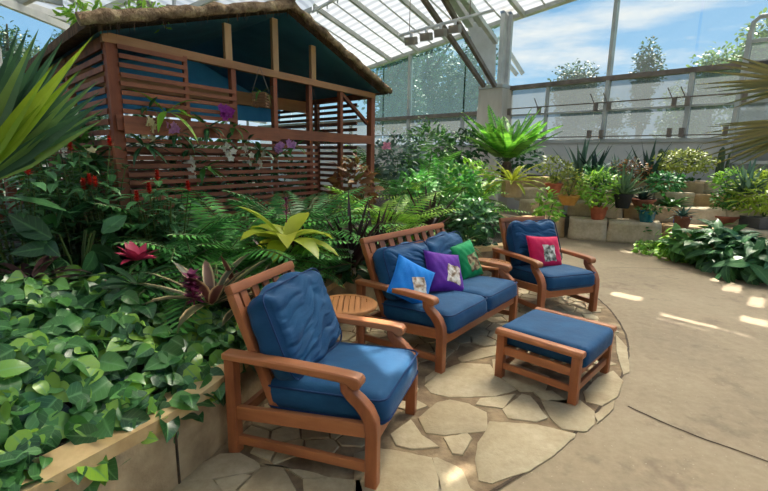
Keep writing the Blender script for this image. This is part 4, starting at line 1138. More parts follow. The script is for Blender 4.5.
leaf_mound('ground_cover', 'low bright ground cover along the foot of the stone terrace', 'ground cover', la, lambda x, y: .13 + .05 * noise.noise(V((x * 4, y * 4, 3))), 620, .06, .12, M['bright'], OVAL, 14)

# ------------------------------------------------------------------ the slatted hut
H0 = V((-2.26, 3.9, BZ)); FA = V((2.04, 3.30, 0)).normalized(); FBk = V((-FA.y, FA.x, 0))
HW, HD = 3.88, 2.7
hut = thing('slat_hut', 'red timber slatted garden hut with bark-edged thatched gable roof', 'hut', H0, math.atan2(FA.y, FA.x))
# local: x along the front, y to the back, z from bed
PL = 2.52 - BZ; MR = 1.84 - BZ; RG = 3.15 - BZ
def s_of_u(u):
    d = ray(u, 100); k = d.x / d.y      # X = k Y on the front line
    return (H0.x - k * H0.y) / (k * FA.y - FA.x)
def post(x, y, z0, z1, w=.085, d=.085, mat='redwood', nm='post'):
    mb = MB(); mb.box((x, y, (z0 + z1) / 2), (w, d, z1 - z0)); return mb.build(nm, M[mat], hut, smooth=False)
post(.02, .02, -.05, PL, .095, .09); post(HW, .02, -.05, PL, .10, .1)
post(0, HD, -.05, PL); post(HW, HD, -.05, PL); post(HW, HD / 2, -.05, PL, .07); post(0, HD / 2, -.05, PL, .07)
us = [234, 275, 310, 341]
for u in us: post(s_of_u(u), .02, -.05 if u > 300 else MR - .1, PL, .06, .07)
for x in (.9, 1.9, 2.9): post(x, HD, -.05, PL, .08, .07)
mb = MB(); mb.box((HW / 2, -.005, PL - .02), (HW + .1, .06, .075)); mb.build('tie_beam', M['rawwood_x'], hut, smooth=False)
mb = MB(); mb.box((HW / 2, -.04, MR), (HW, .04, .12)); mb.build('mid_rail', M['redwood_x'], hut, smooth=False)
mb = MB(); mb.box((HW / 2, HD, PL - .02), (HW, .06, .08)); mb.box((HW / 2, HD, MR - .2), (HW, .05, .09)); mb.build('rear_rail', M['redwood_x'], hut, smooth=False)
mb = MB(); mb.box((0, HD / 2, PL - .02), (.06, HD, .08)); mb.build('side_beam', M['redwood'], hut, smooth=False)
mb = MB(); mb.box((HW, HD / 2, PL - .02), (.06, HD, .08)); mb.box((HW, HD / 2, MR), (.05, HD, .1)); mb.build('side_beam', M['redwood'], hut, smooth=False)
for x in (.95,): 
    mb = MB(); mb.box((HW / 2, HD * .55, PL - .12), (HW, .08, .18)); mb.build('inner_beam', M['rawwood_x'], hut, smooth=False)
def slat_panel(x0, x1, z0, z1, y, pitch=.072, h=.036, side=None, seed=0):
    mb = MB(); z = z0; rr = random.Random(seed)
    while z < z1:
        t = rr.uniform(-.004, .004)
        if side is None: mb.box(((x0 + x1) / 2, y, z + t), (x1 - x0 + rr.uniform(-.01, .01), .024, h))
        else: mb.box((side, (x0 + x1) / 2, z + t), (.024, x1 - x0, h))
        z += pitch
    return mb.build('slat_panel', M['redwood_x'], hut, smooth=False)
sB = s_of_u(186); sC = s_of_u(314)
slat_panel(.06, sB, MR + .10, PL - .05, -.045, seed=1)
slat_panel(sB, s_of_u(234), MR + .10, MR + .42, -.035, seed=2)
slat_panel(.06, sC, .02, MR - .08, -.045, seed=3)
slat_panel(.05, HD, .02, PL - .08, 0, pitch=.085, h=.045, side=-.03, seed=4)
slat_panel(.35, HD - .1, .02, PL - .1, 0, pitch=.095, h=.05, side=HW + .02, seed=5)
post(sB, -.02, MR + .05, PL - .04, .04, .04)
mb = MB(); mb.box((.95, -.07, MR - .02), (1.8, .03, .14)); mb.build('shelf_board', M['redwood_x'], hut, smooth=False)
mb = MB(); mb.bar((s_of_u(341) + .05, .06, PL - .06), (HW - .05, .06, MR + .25), .05, .05); mb.build('brace', M['redwood'], hut, smooth=False)
# gable studs
def roofz(x): return RG - (RG - PL - .02) * abs(x - HW / 2) / (HW / 2)
for u in (230, 276, 313):
    x = s_of_u(u); post(x, .0, PL, roofz(x) - .03, .085, .05, 'rawwood', 'gable_stud')
# roof: two tilted slabs, blue lining beneath, rough bark along the front edge
slope = (RG - PL - .02) / (HW / 2)
OV = .22; FO = -.26
for s in (-1, 1):
    ov = OV if s < 0 else .13
    xe = HW / 2 + s * (HW / 2 + ov); ze = RG - slope * (HW / 2 + ov)
    mb = MB()
    n = 16; vs = []; fs = []
    for k in range(n + 1):
        t = k / n; x = HW / 2 + (xe - HW / 2) * t; z = RG + (ze - RG) * t; j = .02 * noise.noise(V((x * 4, 1, s)))
        vs += [V((x, FO + .02, z + .02)), V((x, FO + .02, z + .10 + j)), V((x, HD + .35, z + .10 + j)), V((x, HD + .35, z + .02))]
    for k in range(n):
        q = k * 4
        for i in range(4): fs.append((q + i, q + (i + 1) % 4, q + 4 + (i + 1) % 4, q + 4 + i))
    fs += [(0, 3, 2, 1), tuple(n * 4 + i for i in (0, 1, 2, 3))]
    mb.add(vs, fs); mb.build('roof_thatch', M['thatch_dark'], hut, smooth=False)
    mb = MB(); mb.add([V((HW / 2, FO + .1, RG)), V((xe - s * .12, FO + .1, ze + .03)), V((xe - s * .12, HD + .3, ze + .03)), V((HW / 2, HD + .3, RG))], [(0, 1, 2, 3)])
    mb.build('roof_lining', M['tarp'], hut, smooth=False)
    # bark edge
    mb = MB(); pts = []; rad = []
    for k in range(40):
        t = k / 39; x = HW / 2 + (xe + s * .05 - HW / 2) * t; z = RG + (ze - RG) * t + .06
        pts.append(V((x, FO + .02 * noise.noise(V((x * 5, 0, 0))), z + .02 * noise.noise(V((x * 6, 4, 0))))))
        rad.append((.046 if s < 0 else .042) + .018 * noise.noise(V((x * 7, 2, s))))
    mb.tube(pts, rad, 12); mb.build('bark_edge', M['thatch'], hut)
    # hanging fibres
    mb = MB(); rr = random.Random(s + 5)
    for k in range(150 if s > 0 else 90):
        t = rr.random(); x = HW / 2 + (xe - HW / 2) * t; z = RG + (ze - RG) * t + .02
        L = rr.uniform(.04, .13 if s > 0 else .10)
        mb.leaf((x, FO + rr.uniform(-.04, .06), z), (rr.uniform(-.2, .2), rr.uniform(-.2, .1), -1), L, .008, [1, .8, 0], .2, .1)
    tag(mb.build('thatch_fringe', M['thatch_dark'], hut), kind='stuff')
mb = MB(); mb.tube([(HW / 2, FO - .02, RG + .12), (HW / 2, HD + .35, RG + .12)], .05, 8); mb.build('ridge_log', M['thatch'], hut)
mb = MB(); mb.box((HW / 2, FO, RG + .15), (.30, .12, .02), Matrix.Rotation(-.15, 3, 'Y')); mb.build('ridge_board', M['darkwood'], hut, smooth=False)
mb = MB(); mb.add([V((-.15, HD, PL - .42)), V((HW + .15, HD, PL - .30)), V((HW + .2, HD, PL)), V((HW / 2, HD, RG)), V((-.2, HD, PL))], [(0, 1, 2, 3, 4)]); mb.build('rear_tarp', M['tarp'], hut, smooth=False)
slat_panel(.1, HW - .1, .02, MR - .22, HD + .03, pitch=.07, h=.052, seed=6)
SH = .23
def hl(x, y, z): return H0 + FA * (x + SH * y) + FBk * y + V((0, 0, z))
for c_ in [q for q in bpy.data.objects if q.parent == hut]:     # the hut is not quite square on plan
    for v_ in c_.data.vertices: v_.co.x += SH * v_.co.y
# low post-and-rail behind the left side
lf = thing('post_and_rail', 'brown timber rail on two posts left of the hut', 'fence', ground(8, 5.4, BZ + .1), math.atan2(.6, -.8))
for x in (-.5, .05, .6): 
    mb = MB(); mb.box((x, 0, .55), (.09, .09, 1.1)); mb.build('post', M['redwood'], lf, smooth=False)
for z in (1.05, 1.3): 
    mb = MB(); mb.box((.05, -.0, z), (1.9, .05, .14)); mb.build('rail', M['rawwood_x'], lf, smooth=False)
mb = MB(); mb.box((-.9, 0, .65), (.08, .08, 1.5)); mb.build('post', M['redwood'], lf, smooth=False)

# orchids on the slats and baskets
def orchid(label, p, fm, nfl, h, nleaf, L, W, lm, seed, lean=(0, -.3, 0), basket=False):
    rr = random.Random(seed); root = thing('orchid', label, 'orchid', p); mb = MB()
    rosette(mb, nleaf, L, W, OVAL, (-.4, .9), (.4, 1.2), .25, seed); mb.build('leaves', M[lm], root)
    if nfl:
        ln = V(lean); pts = []
        for i in range(9):
            t = i / 8; pts.append(V((ln.x * t * h, ln.y * t * h - .03, h * (t - .55 * t * t * (1.0 if h > 0 else 0)))))
        st = MB(); st.tube(pts, .0035, 5); st.build('stalk', M['stem'], root); f = MB()
        for k in range(nfl):
            q = pts[min(8, 3 + int(6 * k / nfl))] + V((rr.uniform(-.05, .05), rr.uniform(-.05, -.01), rr.uniform(-.04, .04)))
            face = V((rr.uniform(-.4, .4), -1, rr.uniform(-.2, .5))).normalized(); sd = face.cross(V((0, 0, 1))).normalized(); up_ = sd.cross(face)
            for a in range(5):
                an = a * 2 * pi / 5 + .3; d = sd * cos(an) + up_ * sin(an) + face * .25; f.leaf(q, d, .042, .034, PETAL, .1, .15, face)
            f.leaf(q, face - up_ * .5, .02, .016, PETAL, .2, .3)
        f.build('flowers', M[fm], root)
    if basket:
        bk = MB()
        for k in range(5):
            z = -.02 - k * .03
            for s in (-1, 1): bk.box((0, s * .062, z), (.15, .014, .016)); bk.box((s * .062, 0, z - .015), (.014, .15, .016))
        bk.build('basket', M['basket'], root, smooth=False)
        w = MB()
        for s in (-1, 1): w.tube([(s * .09, 0, 0), (0, 0, basket)], .003, 4)
        w.build('wire', M['steel_dark'], root)
    return root
def hp(u, v):               # point just proud of the front slats seen at pixel (u,v)
    s = s_of_u(u); d = ray(u, v); q = H0 + FA * s; y = q.y; p = V((0, 0, EYE)) + d * (y / d.y); return p - FBk * .07
orchid('staghorn-like plant with long pale leaves on the upper hut slats', hp(162, 112), None, 0, .2, 9, .40, .075, 'bright', 1)
orchid('cream orchid spray on hut slats just right of the corner post', hp(143, 108), 'cream_fl', 9, -.25, 6, .16, .045, 'dark', 2, (.1, -.3, 0))
orchid('magenta orchid spray on the hut mid rail', hp(228, 128), 'magenta_fl', 12, .35, 7, .18, .05, 'mid', 3, (-.1, -.2, 0))
orchid('white orchid spray low on the hut slats, below the magenta one', hp(222, 140), 'white_fl', 7, -.22, 6, .16, .05, 'dark', 4, (-.2, -.3, 0))
orchid('pale lilac orchid in the dark clump below the shelf board', hp(172, 134), 'lilac_fl', 6, .1, 10, .24, .05, 'dark', 5, (0, -.3, 0))
orchid('white orchid spray on the lower hut slats above the ferns', hp(186, 150), 'white_fl', 9, -.3, 8, .18, .05, 'dark', 6, (.1, -.3, 0))
orchid('white orchid spray right of the magenta orchid', hp(243, 140), 'white_fl', 7, -.25, 6, .16, .05, 'dark', 7, (0, -.3, 0))
orchid('big lilac orchid head against the lower slats near hut doorway', hp(278, 152), 'lilac_fl', 14, .12, 7, .18, .05, 'mid', 8, (-.1, -.4, 0))
orchid('small lilac orchid right of the big lilac head', hp(290, 147), 'lilac_fl', 5, .1, 7, .22, .04, 'mid', 9, (0, -.4, 0))
orchid('orchid in a small wooden basket hung from the tie beam', hl(s_of_u(254), -.14, 1.88), None, 0, .2, 9, .2, .03, 'mid', 10, basket=.26)
orchid('orchid in a large wooden basket hung inside the hut', hl(s_of_u(330), .35, 1.52), None, 0, .2, 16, .30, .035, 'mid', 11, basket=.6)
orchid('pink orchid bloom beside the hut right post', ground(386, 7.4, 1.72), 'pink_fl', 8, .1, 8, .3, .05, 'bluegreen', 12, (0, -.3, 0))
orchid('purple orchid by the timber rail left of the hut', ground(34, 4.05, 1.74), 'magenta_fl', 8, -.1, 7, .2, .05, 'dark', 13, (.3, -.3, 0))
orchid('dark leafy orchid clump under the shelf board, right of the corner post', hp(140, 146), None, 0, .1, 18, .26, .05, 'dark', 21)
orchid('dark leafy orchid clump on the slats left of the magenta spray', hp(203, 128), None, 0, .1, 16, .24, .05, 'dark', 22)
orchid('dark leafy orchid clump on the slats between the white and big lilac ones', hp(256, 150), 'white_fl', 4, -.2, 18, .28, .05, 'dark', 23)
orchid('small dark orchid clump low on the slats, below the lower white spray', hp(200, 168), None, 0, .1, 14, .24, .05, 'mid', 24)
def lw(y, z): return hl(-.12, y, z)   # on the left side wall
orchid('white orchid spray on the hut left wall, furthest from the post', lw(1.5, 1.45), 'white_fl', 9, -.25, 9, .24, .06, 'dark', 14, (.1, -.3, 0))
orchid('white-specked orchid clump on the hut left wall under the eave', lw(.75, 1.50), 'white_fl', 10, .12, 14, .30, .05, 'dark', 15, (.3, -.3, 0))
orchid('dark leafy orchid clump on the hut left wall near the corner post', lw(.3, 1.15), 'cream_fl', 4, .1, 16, .30, .06, 'dark', 16, (.1, -.3, 0))
orchid('dark leafy orchid clump low on the hut left wall', lw(.9, 1.05), None, 0, .1, 18, .34, .07, 'dark', 17)
# roof tufts
def tuft(label, p, n, L, W, mat, seed): 
    mb = MB(); rosette(mb, n, L, W, LANCE, (.3, 1.4), (.2, .9), .2, seed, r0=.16); root = tag(mb.build('grass_tuft', M[mat]), label, 'grass tuft'); root.location = p; return root
for i, (x, y, lab) in enumerate([(-.05, .15, 'leftmost green fern tuft growing on the hut thatch'), (.35, .1, 'second green fern tuft on the hut thatch, right of the leftmost')]):
    bush('grass_tuft', lab, 'grass tuft', hl(x, y, roofz(x) + .08 if x > 0 else PL + .1), 160, (.26, .18, .09), .08, .025, M['bright'], 50 + i, LANCE, zc=.05, stems=2)
tuft('spiky palm-like tuft behind the right slope of the hut roof', hl(2.75, .5, roofz(2.75) + .08), 30, .32, .02, 'mid', 4)
tuft('small spiky tuft lower on the right slope of the hut roof', hl(3.35, .5, roofz(3.35) + .08), 22, .24, .02, 'mid', 5)
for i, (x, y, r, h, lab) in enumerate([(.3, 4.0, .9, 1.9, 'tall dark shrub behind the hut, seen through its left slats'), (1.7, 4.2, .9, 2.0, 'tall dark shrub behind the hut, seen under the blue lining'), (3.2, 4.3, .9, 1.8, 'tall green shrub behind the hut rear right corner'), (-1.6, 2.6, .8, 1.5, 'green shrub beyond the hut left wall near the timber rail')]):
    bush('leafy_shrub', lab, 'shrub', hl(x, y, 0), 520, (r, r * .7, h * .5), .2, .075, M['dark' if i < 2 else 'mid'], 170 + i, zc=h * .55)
# plants inside the hut, seen through the openings
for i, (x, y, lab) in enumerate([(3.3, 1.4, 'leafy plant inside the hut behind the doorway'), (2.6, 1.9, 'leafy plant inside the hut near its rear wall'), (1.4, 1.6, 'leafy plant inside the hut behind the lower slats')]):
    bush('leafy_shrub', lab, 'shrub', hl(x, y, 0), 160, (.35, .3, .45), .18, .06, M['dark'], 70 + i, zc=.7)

# ------------------------------------------------------------------ fan palms in the foreground corners
def fan(mb, hub, axis, sidev, R0, n, spread, w, seed, droop=.25, cut=.55):
    rr = random.Random(seed); axis = V(axis).normalized(); sidev = V(sidev); sidev = (sidev - axis * sidev.dot(axis)).normalized(); nr = sidev.cross(axis)
    for k in range(n):
        a = -spread / 2 + spread * k / (n - 1); d = axis * cos(a) + sidev * sin(a)
        L = R0 * (1 - .18 * abs(a / spread * 2) ** 2) * rr.uniform(.93, 1.03)
        mb.leaf(hub, d + nr * rr.uniform(-.04, .04), L, w, [.12, .55, 1, .75, .35, 0], rr.uniform(.5, 1.3) * droop, .5, nr)
fp = thing('fan_palm', 'fan palm with one big pleated leaf at the top left', 'palm', ground(-40, 2.4, .42))
hub = gy(-30, 190, 2.4) - fp.location
tipd = gy(34, 52, 2.4) - gy(-30, 190, 2.4)
mb = MB(); fan(mb, hub, tipd, V((1, .35, .25)), .93, 22, 1.05, .085, 3, .1); mb.build('leaf', M['palm'], fp)
mb = MB(); fan(mb, hub + V((.005, -.02, -.01)), gy(84, 36, 2.35) - gy(-30, 190, 2.4), V((1, .3, -.5)), 1.05, 3, .10, .07, 9, .12); mb.build('yellow_blades', M['palm_lime'], fp)
mb = MB(); mb.tube([V((0, 0, 0)), hub * .5 + V((-.08, 0, 0)), hub], [.018, .014, .010], 8); mb.build('stalk', M['stem'], fp)
fr = thing('fan_palm', 'fan palm with two dark leaves reaching in at the right edge', 'palm', (4.55, 3.6, 0))
for q, (hu, hv, tu, tv, n, sp, R0, sd) in enumerate([(806, 84, 700, 70, 11, .75, .80, 1), (822, 122, 690, 150, 11, .52, .98, 2)]):
    h_ = gy(hu, hv, 3.6); t_ = gy(tu, tv, 3.5); mb = MB()
    fan(mb, h_ - fr.location, t_ - h_, V((0, .35, 1)), R0, n, sp, .036, sd, .3); mb.build('leaf', M['palm_old'], fr)
    mb = MB(); mb.tube([V((0, 0, 0)), (h_ - fr.location) * .6 + V((.1, 0, 0)), h_ - fr.location], [.03, .02, .012], 8); mb.build('stalk', M['stem'], fr)

# ------------------------------------------------------------------ greenhouse shell
# right wall: line through WP with direction WD (towards the viewer's right and nearer)
WP = V((3.1 * 1.15, 13.0 * 1.15, 0)); WD = V((.72, -.70, 0)).normalized(); WI = V((-WD.y * -1, 0, 0)); WI = V((WD.y, -WD.x, 0))   # WI points inside (towards the viewer)
if WI.y > 0: WI = -WI
def wp(t, z, d=0.0): return WP + WD * t + WI * d + V((0, 0, z))
def zk(z): return 1.6 + (z - 1.6) * 1.15
def wq(t, z, d=0.0): return wp(t, zk(z), d)
def eave(t): return zk(5.24) + .11 * t
T0, T1e = -14.5, 10.0
def quad(name, mat, pts, kind=True):
    mb = MB(); mb.add([V(p) for p in pts], [(0, 1, 2, 3)]); o = mb.build(name, mat, smooth=False); 
    return struct(o) if kind else o
def slab(name, mat, t0, t1, z0, z1, d0, d1):
    mb = MB(); vs = [wp(t, z(t) if callable(z) else zk(z), d) for t in (t0, t1) for z in (z0, z1) for d in (d0, d1)]
    mb.add(vs, [(0, 1, 3, 2), (4, 6, 7, 5), (0, 4, 5, 1), (2, 3, 7, 6), (0, 2, 6, 4), (1, 5, 7, 3)]); return struct(mb.build(name, mat, smooth=False))
tp = 0.15                       # pier position
slab('wall_right', M['wallgrey'], tp, T1e, -.1, 2.0, -.25, 0)
slab('wall_back', M['wallgrey'], T0, tp, -.1, 1.9, -.25, 0)
slab('trim_1', M['frame'], tp, T1e, 2.0, 2.08, -.16, .06)            # sill right
slab('trim_2', M['steel_dark'], tp, T1e, 3.40, 3.50, -.14, .06)      # main rail right
slab('trim_3', M['frame'], tp, T1e, 2.72, 2.76, -.10, .0)
slab('trim_4', M['frame'], T0, tp, 1.9, 1.98, -.14, .06)
slab('trim_5', M['steel_dark'], T0, tp, 2.80, 2.90, -.14, .06)
slab('trim_6', M['frame'], T0, T1e, lambda t: eave(t) - .12, lambda t: eave(t), -.15, .05)
slab('trim_7', M['frame'], T0, tp, 2.30, 2.33, -.1, 0)
def pane(name, mat, t0, t1, z0, z1):
    z = lambda q, t: q(t) if callable(q) else zk(q)
    mb = MB(); vs = [wp(t, z(q, t), d) for t in (t0, t1) for q in (z0, z1) for d in (-.05, -.058)]
    mb.add(vs, [(0, 1, 3, 2), (4, 6, 7, 5), (0, 4, 5, 1), (2, 3, 7, 6), (0, 2, 6, 4), (1, 5, 7, 3)]); o = mb.build(name, mat, smooth=False); o.data.polygons.foreach_set('use_smooth', [False] * 6); return struct(o)
wn = 1
ev = lambda t: eave(t) - .1
def t_of_u(u):
    d = ray(u, 120); k = d.x / d.y; return (WP.x - k * WP.y) / (k * WD.y - WD.x)
MUL = sorted([t_of_u(u) for u in (604, 686)] + [T1e, tp + .1, 8.2])
for a, b_ in zip(MUL[:-1], MUL[1:]):
    for z0, z1, mt in ((2.08, 2.72, 'glass_frost'), (2.76, 3.40, 'glass_frost'), (3.5, ev, 'glass_clear')):
        pane(f'window_{wn}', M[mt], a + .03, b_ - .03, z0, z1); wn += 1
MULL = sorted([t_of_u(u) for u in (462, 408, 382, 350)] + [-9, -11.5, T0, tp - .1])
for a, b_ in zip(MULL[:-1], MULL[1:]):
    for z0, z1, mt in ((1.98, 2.80, 'glass_frost'), (2.90, ev, 'glass_dusty')):
        pane(f'window_{wn}', M[mt], a + .03, b_ - .03, z0, z1); wn += 1
mb = MB(); tn = 8
t_ = t_of_u(604); slab('trim_8', M['frame'], t_ - .045, t_ + .045, 2.0, lambda t: eave(t) - .05, -.14, .05)
t_ = t_of_u(686); slab('trim_9', M['frame'], t_ - .05, t_ + .05, 2.0, 3.42, -.14, .04)
t_ = t_of_u(545); slab('trim_10', M['frame'], t_ - .035, t_ + .035, 2.0, 3.42, -.12, .02)
for i, u in enumerate((462, 408, 350)):
    t_ = t_of_u(u); slab(f'trim_{11 + i}', M['frame'], t_ - .05, t_ + .05, 1.95, (lambda t: eave(t)) if u == 408 else 2.9, -.14, .02)
# vent operating rod with its brackets
vr = thing('vent_rod', 'long thin window opener rod with brackets along the right wall', 'window opener', wq(tp, 2.9, .12), math.atan2(WD.y, WD.x))
mb = MB(); mb.tube([(.2, 0, 0), (7.4, 0, .02)], .018, 6); mb.build('rod', M['steel_dark'], vr)
for u in (500, 540, 596, 609, 673, 686, 742):
    tt = t_of_u(u) - tp
    if tt < .2: tt = .3
    mb = MB(); mb.box((tt, 0, -.09), (.09, .10, .20)); mb.bar((tt - .05, 0, .0), (tt - .18, .02, .26), .02, .02); mb.build('bracket', M['steel_dark'], vr, smooth=False)
vs_ = thing('vent_rod', 'lower window opener rod with brackets just above the right sill', 'window opener', wq(tp, 2.14, .10), math.atan2(WD.y, WD.x))
mb = MB(); mb.tube([(.2, 0, 0), (7.4, 0, 0)], .016, 6); mb.build('rod', M['steel_dark'], vs_)
for u in (545, 592, 604, 672, 684, 728):
    tt = t_of_u(u) - tp
    mb = MB(); mb.box((tt, 0, .06), (.09, .12, .22)); mb.build('bracket', M['steel_dark'], vs_, smooth=False)
# pier: tapered concrete foot and steel post, gusset and twin struts
mb = MB(); c0 = wq(-.03, 0, .25)
def rect(c, a, b_): return [c + WD * a * i + WI * b_ * j for i, j in ((-1, -1), (1, -1), (1, 1), (-1, 1))]
lo = rect(wq(-.03, 0, .18), .55, .36); hi = rect(wq(-.03, 3.42, .18), .41, .32)
mb.add(lo + hi, [(0, 1, 2, 3), (7, 6, 5, 4)] + [(i, (i + 1) % 4, (i + 1) % 4 + 4, i + 4) for i in range(4)])
struct(mb.build('wall_pier', M['pier'], smooth=False))
mb = MB(); mb.box(wq(-.03, 3.47, .18), (.85, .7, .10), Matrix.Rotation(math.atan2(WD.y, WD.x), 3, 'Z')); struct(mb.build('trim_14', M['frame'], smooth=False))
mb = MB(); mb.bar(wq(.10, 3.5, .15), wq(.10, 5.5, .15), .14, .22, up=WI); mb.bar(wq(.26, 3.5, .05), wq(.26, 5.5, .05), .12, .10, up=WI); struct(mb.build('trim_15', M['steel'], smooth=False))
# gusset plate and rib going up over the viewer's left
mb = MB()
pl = [(487, 84), (494, 84), (495, 40), (481, 20), (466, 24)]
f_ = [gy(u, v, 14.5) for u, v in pl]; b_ = [p + V((.06, .10, 0)) for p in f_]; n = len(f_)
mb.add(f_ + b_, [tuple(range(n)), tuple(range(2 * n - 1, n - 1, -1))] + [(i, (i + 1) % n, (i + 1) % n + n, i + n) for i in range(n)]); struct(mb.build('trim_16', M['steel'], smooth=False))
for i, (a, c_, w, mt) in enumerate([((484, 86), (420, -6), .11, 'steel_dark'), ((495, 86), (441, -6), .11, 'steel_dark'), ((496, 42), (462, -6), .13, 'steel'), ((470, 24), (449, -8), .2, 'frame'), ((482, 24), (463, -3), .16, 'frame')]):
    mb = MB(); p, q = gy(*a, 14.2), gy(*c_, 12.2); q = p + (q - p) * 1.3; mb.bar(p, q, w, w); struct(mb.build(f'trim_{30 + i}', M[mt], smooth=False))
mb = MB(); p, q = gy(499, 36, 15.3), gy(523, 74, 15.6); mb.bar(p, q, .06, .12); p, q = gy(499, 52, 15.3), gy(517, 75, 15.6); mb.bar(p, q, .06, .12); struct(mb.build('trim_20', M['frame'], smooth=False))

# ---------------- roof planes of white shade cloth on rafters
SUN = V((.30, .42, .86)).normalized()
TAN = .30
def rz(t, d): return eave(t) + TAN * d
LP0 = V((-8.5, 10, 0)); LD = V((2.5, 11.9, 0)).normalized(); LI = V((LD.y, -LD.x, 0)); LEV = 4.9; LTAN = .30
def lz(p): return LEV + LTAN * (p - LP0).dot(LI)
# gaps between cloths: where the sun reaches the ground in strips
holes = []
def to_roof(p):
    # solve along SUN
    p = V(p); k = 0; 
    for _ in range(30):
        q = p + SUN * k; rel = q - WP; t = rel.dot(WD); d = rel.dot(WI); f = q.z - rz(t, d); k -= f / (SUN.z - TAN * SUN.dot(WI) - .11 * SUN.dot(WD))
    return t, d
for pts, wt, wd in [([gz(612, 293), gz(641, 299.5)], 0, .17), ([gz(650, 313), gz(716, 330)], 0, .20), ([gz(724, 332), gz(752, 339)], 0, .12), ([gz(563, 241), gz(607, 247.5)], 0, .25), ([gz(618, 250), gz(636, 253)], 0, .2),
                    ([gz(655, 255), gz(684, 261)], 0, .22), ([gz(715, 274), gz(700, 269)], 0, .5), ([gz(730, 282), gz(712, 278)], 0, .25), ([gz(742, 288), gz(724, 286)], 0, .5), ([gz(764, 304), gz(748, 300)], 0, .42), ([gz(740, 318), gz(768, 324)], 0, .2),
                    ([gz(346, 346.5, .44), gz(406, 369, .44)], 0, .24), ([gz(452, 474), gz(472, 489)], 0, .12), ([gz(458, 466), gz(470, 473)], 0, .06), ([V((-1.75, 2.35, .7)), V((-1.2, 1.95, .7))], 0, .10), ([V((-2.2, 3.0, .8)), V((-1.5, 2.45, .8))], 0, .14), ([V((-.75, 4.2, .6)), V((-.2, 4.9, .6))], 0, .2), ([V((-1.0, 3.5, .9)), V((-.6, 3.2, .9))], 0, .22),
                    ([V((.2, 7.0, .8)), V((1.4, 6.0, .8))], 0, .35), ([V((2.2, 10.5, 1.5)), V((3.4, 9.3, 1.5))], 0, 1.0), ([V((.2, 9, 1)), V((1.6, 7.8, 1))], 0, .6)]:
    (ta, da), (tb, db) = to_roof(pts[0]), to_roof(pts[1]); dm = (da + db) / 2
    holes.append((min(ta, tb), max(ta, tb), dm - wd / 2, dm + wd / 2))
ts = sorted({T0, T1e} | {round(h[0], 4) for h in holes} | {round(h[1], 4) for h in holes}); ts = [t for t in ts if T0 <= t <= T1e]
D1 = 17.0
ds = sorted({-.1, D1} | {round(h[2], 4) for h in holes} | {round(h[3], 4) for h in holes}); ds = [d for d in ds if -.1 <= d <= D1]
mb = MB(); 
for i in range(len(ts) - 1):
    for j in range(len(ds) - 1):
        tc, dc = (ts[i] + ts[i + 1]) / 2, (ds[j] + ds[j + 1]) / 2
        if any(h[0] < tc < h[1] and h[2] < dc < h[3] for h in holes): continue
        qs = [(ts[i], ds[j]), (ts[i + 1], ds[j]), (ts[i + 1], ds[j + 1]), (ts[i], ds[j + 1])]
        mb.add([wp(t, rz(t, d), d) for t, d in qs], [(0, 1, 2, 3)], [(d, t + 1000) for t, d in qs])
ce = mb.build('ceiling', M['shade'], smooth=False); struct(ce)
# clip the right roof where the left roof is lower
def cut(o, sign):
    bm = bmesh.new(); bm.from_mesh(o.data)
    # plane function g(p) = R(p)-L(p) over xy
    def g(p):
        rel = p - WP; return rz(rel.dot(WD), rel.dot(WI)) - lz(p)
    o0 = V((0, 0, 0)); gx = g(V((1, 0, 0))) - g(o0); gyv = g(V((0, 1, 0))) - g(o0); n = V((gx, gyv, 0)); p0 = -n * g(o0) / n.length_squared
    bmesh.ops.bisect_plane(bm, geom=bm.verts[:] + bm.edges[:] + bm.faces[:], plane_co=p0, plane_no=n * sign, clear_outer=True, clear_inner=False)
    bm.to_mesh(o.data); bm.free()
cut(ce, 1)
mb = MB(); qs = [(-16, -.1), (14, -.1), (14, 16), (-16, 16)]
def lp(a, d, dz=0): p = LP0 + LD * a + LI * d; p.z = lz(p) + dz; return p
mb.add([lp(a, d) for a, d in qs], [(0, 1, 2, 3)], [(d, a + 1000) for a, d in qs]); ce2 = mb.build('ceiling_left', M['shade'], smooth=False); struct(ce2); cut(ce2, -1)
# rafters and purlins under the cloth
mb = MB(); t = T0 + .3
while t < T1e:
    mb.bar(wp(t, rz(t, 0) - .09, 0), wp(t, rz(t, D1) - .09, D1), .11, .14); t += 1.35
mb2 = MB(); t = T0 + .3 + .67
while t < T1e:
    mb2.bar(wp(t, rz(t, 0) - .05, 0), wp(t, rz(t, D1) - .05, D1), .03, .04); t += 1.35
o = struct(mb.build('ceiling_rafters', M['frame'], smooth=False)); cut(o, 1)
o = struct(mb2.build('ceiling_bars', M['frame'], smooth=False)); cut(o, 1)
mb = MB()
for d in (3.6, 8.0): mb.bar(wp(T0, rz(T0, d) - .2, d), wp(T1e, rz(T1e, d) - .2, d), .07, .07)
for i in range(40):
    t = T0 + .4 + i * .5
    mb.box(wp(t, rz(t, 3.6) - .28, 3.6), (.04, .04, .14))
o = struct(mb.build('ceiling_rail', M['steel'], smooth=False)); cut(o, 1)
mb = MB()
a = -14
while a < 13: mb.bar(lp(a, 0, -.09), lp(a, 12, -.09), .12, .14); a += 1.5
o = struct(mb.build('ceiling_rafters_left', M['frame'], smooth=False)); cut(o, -1)
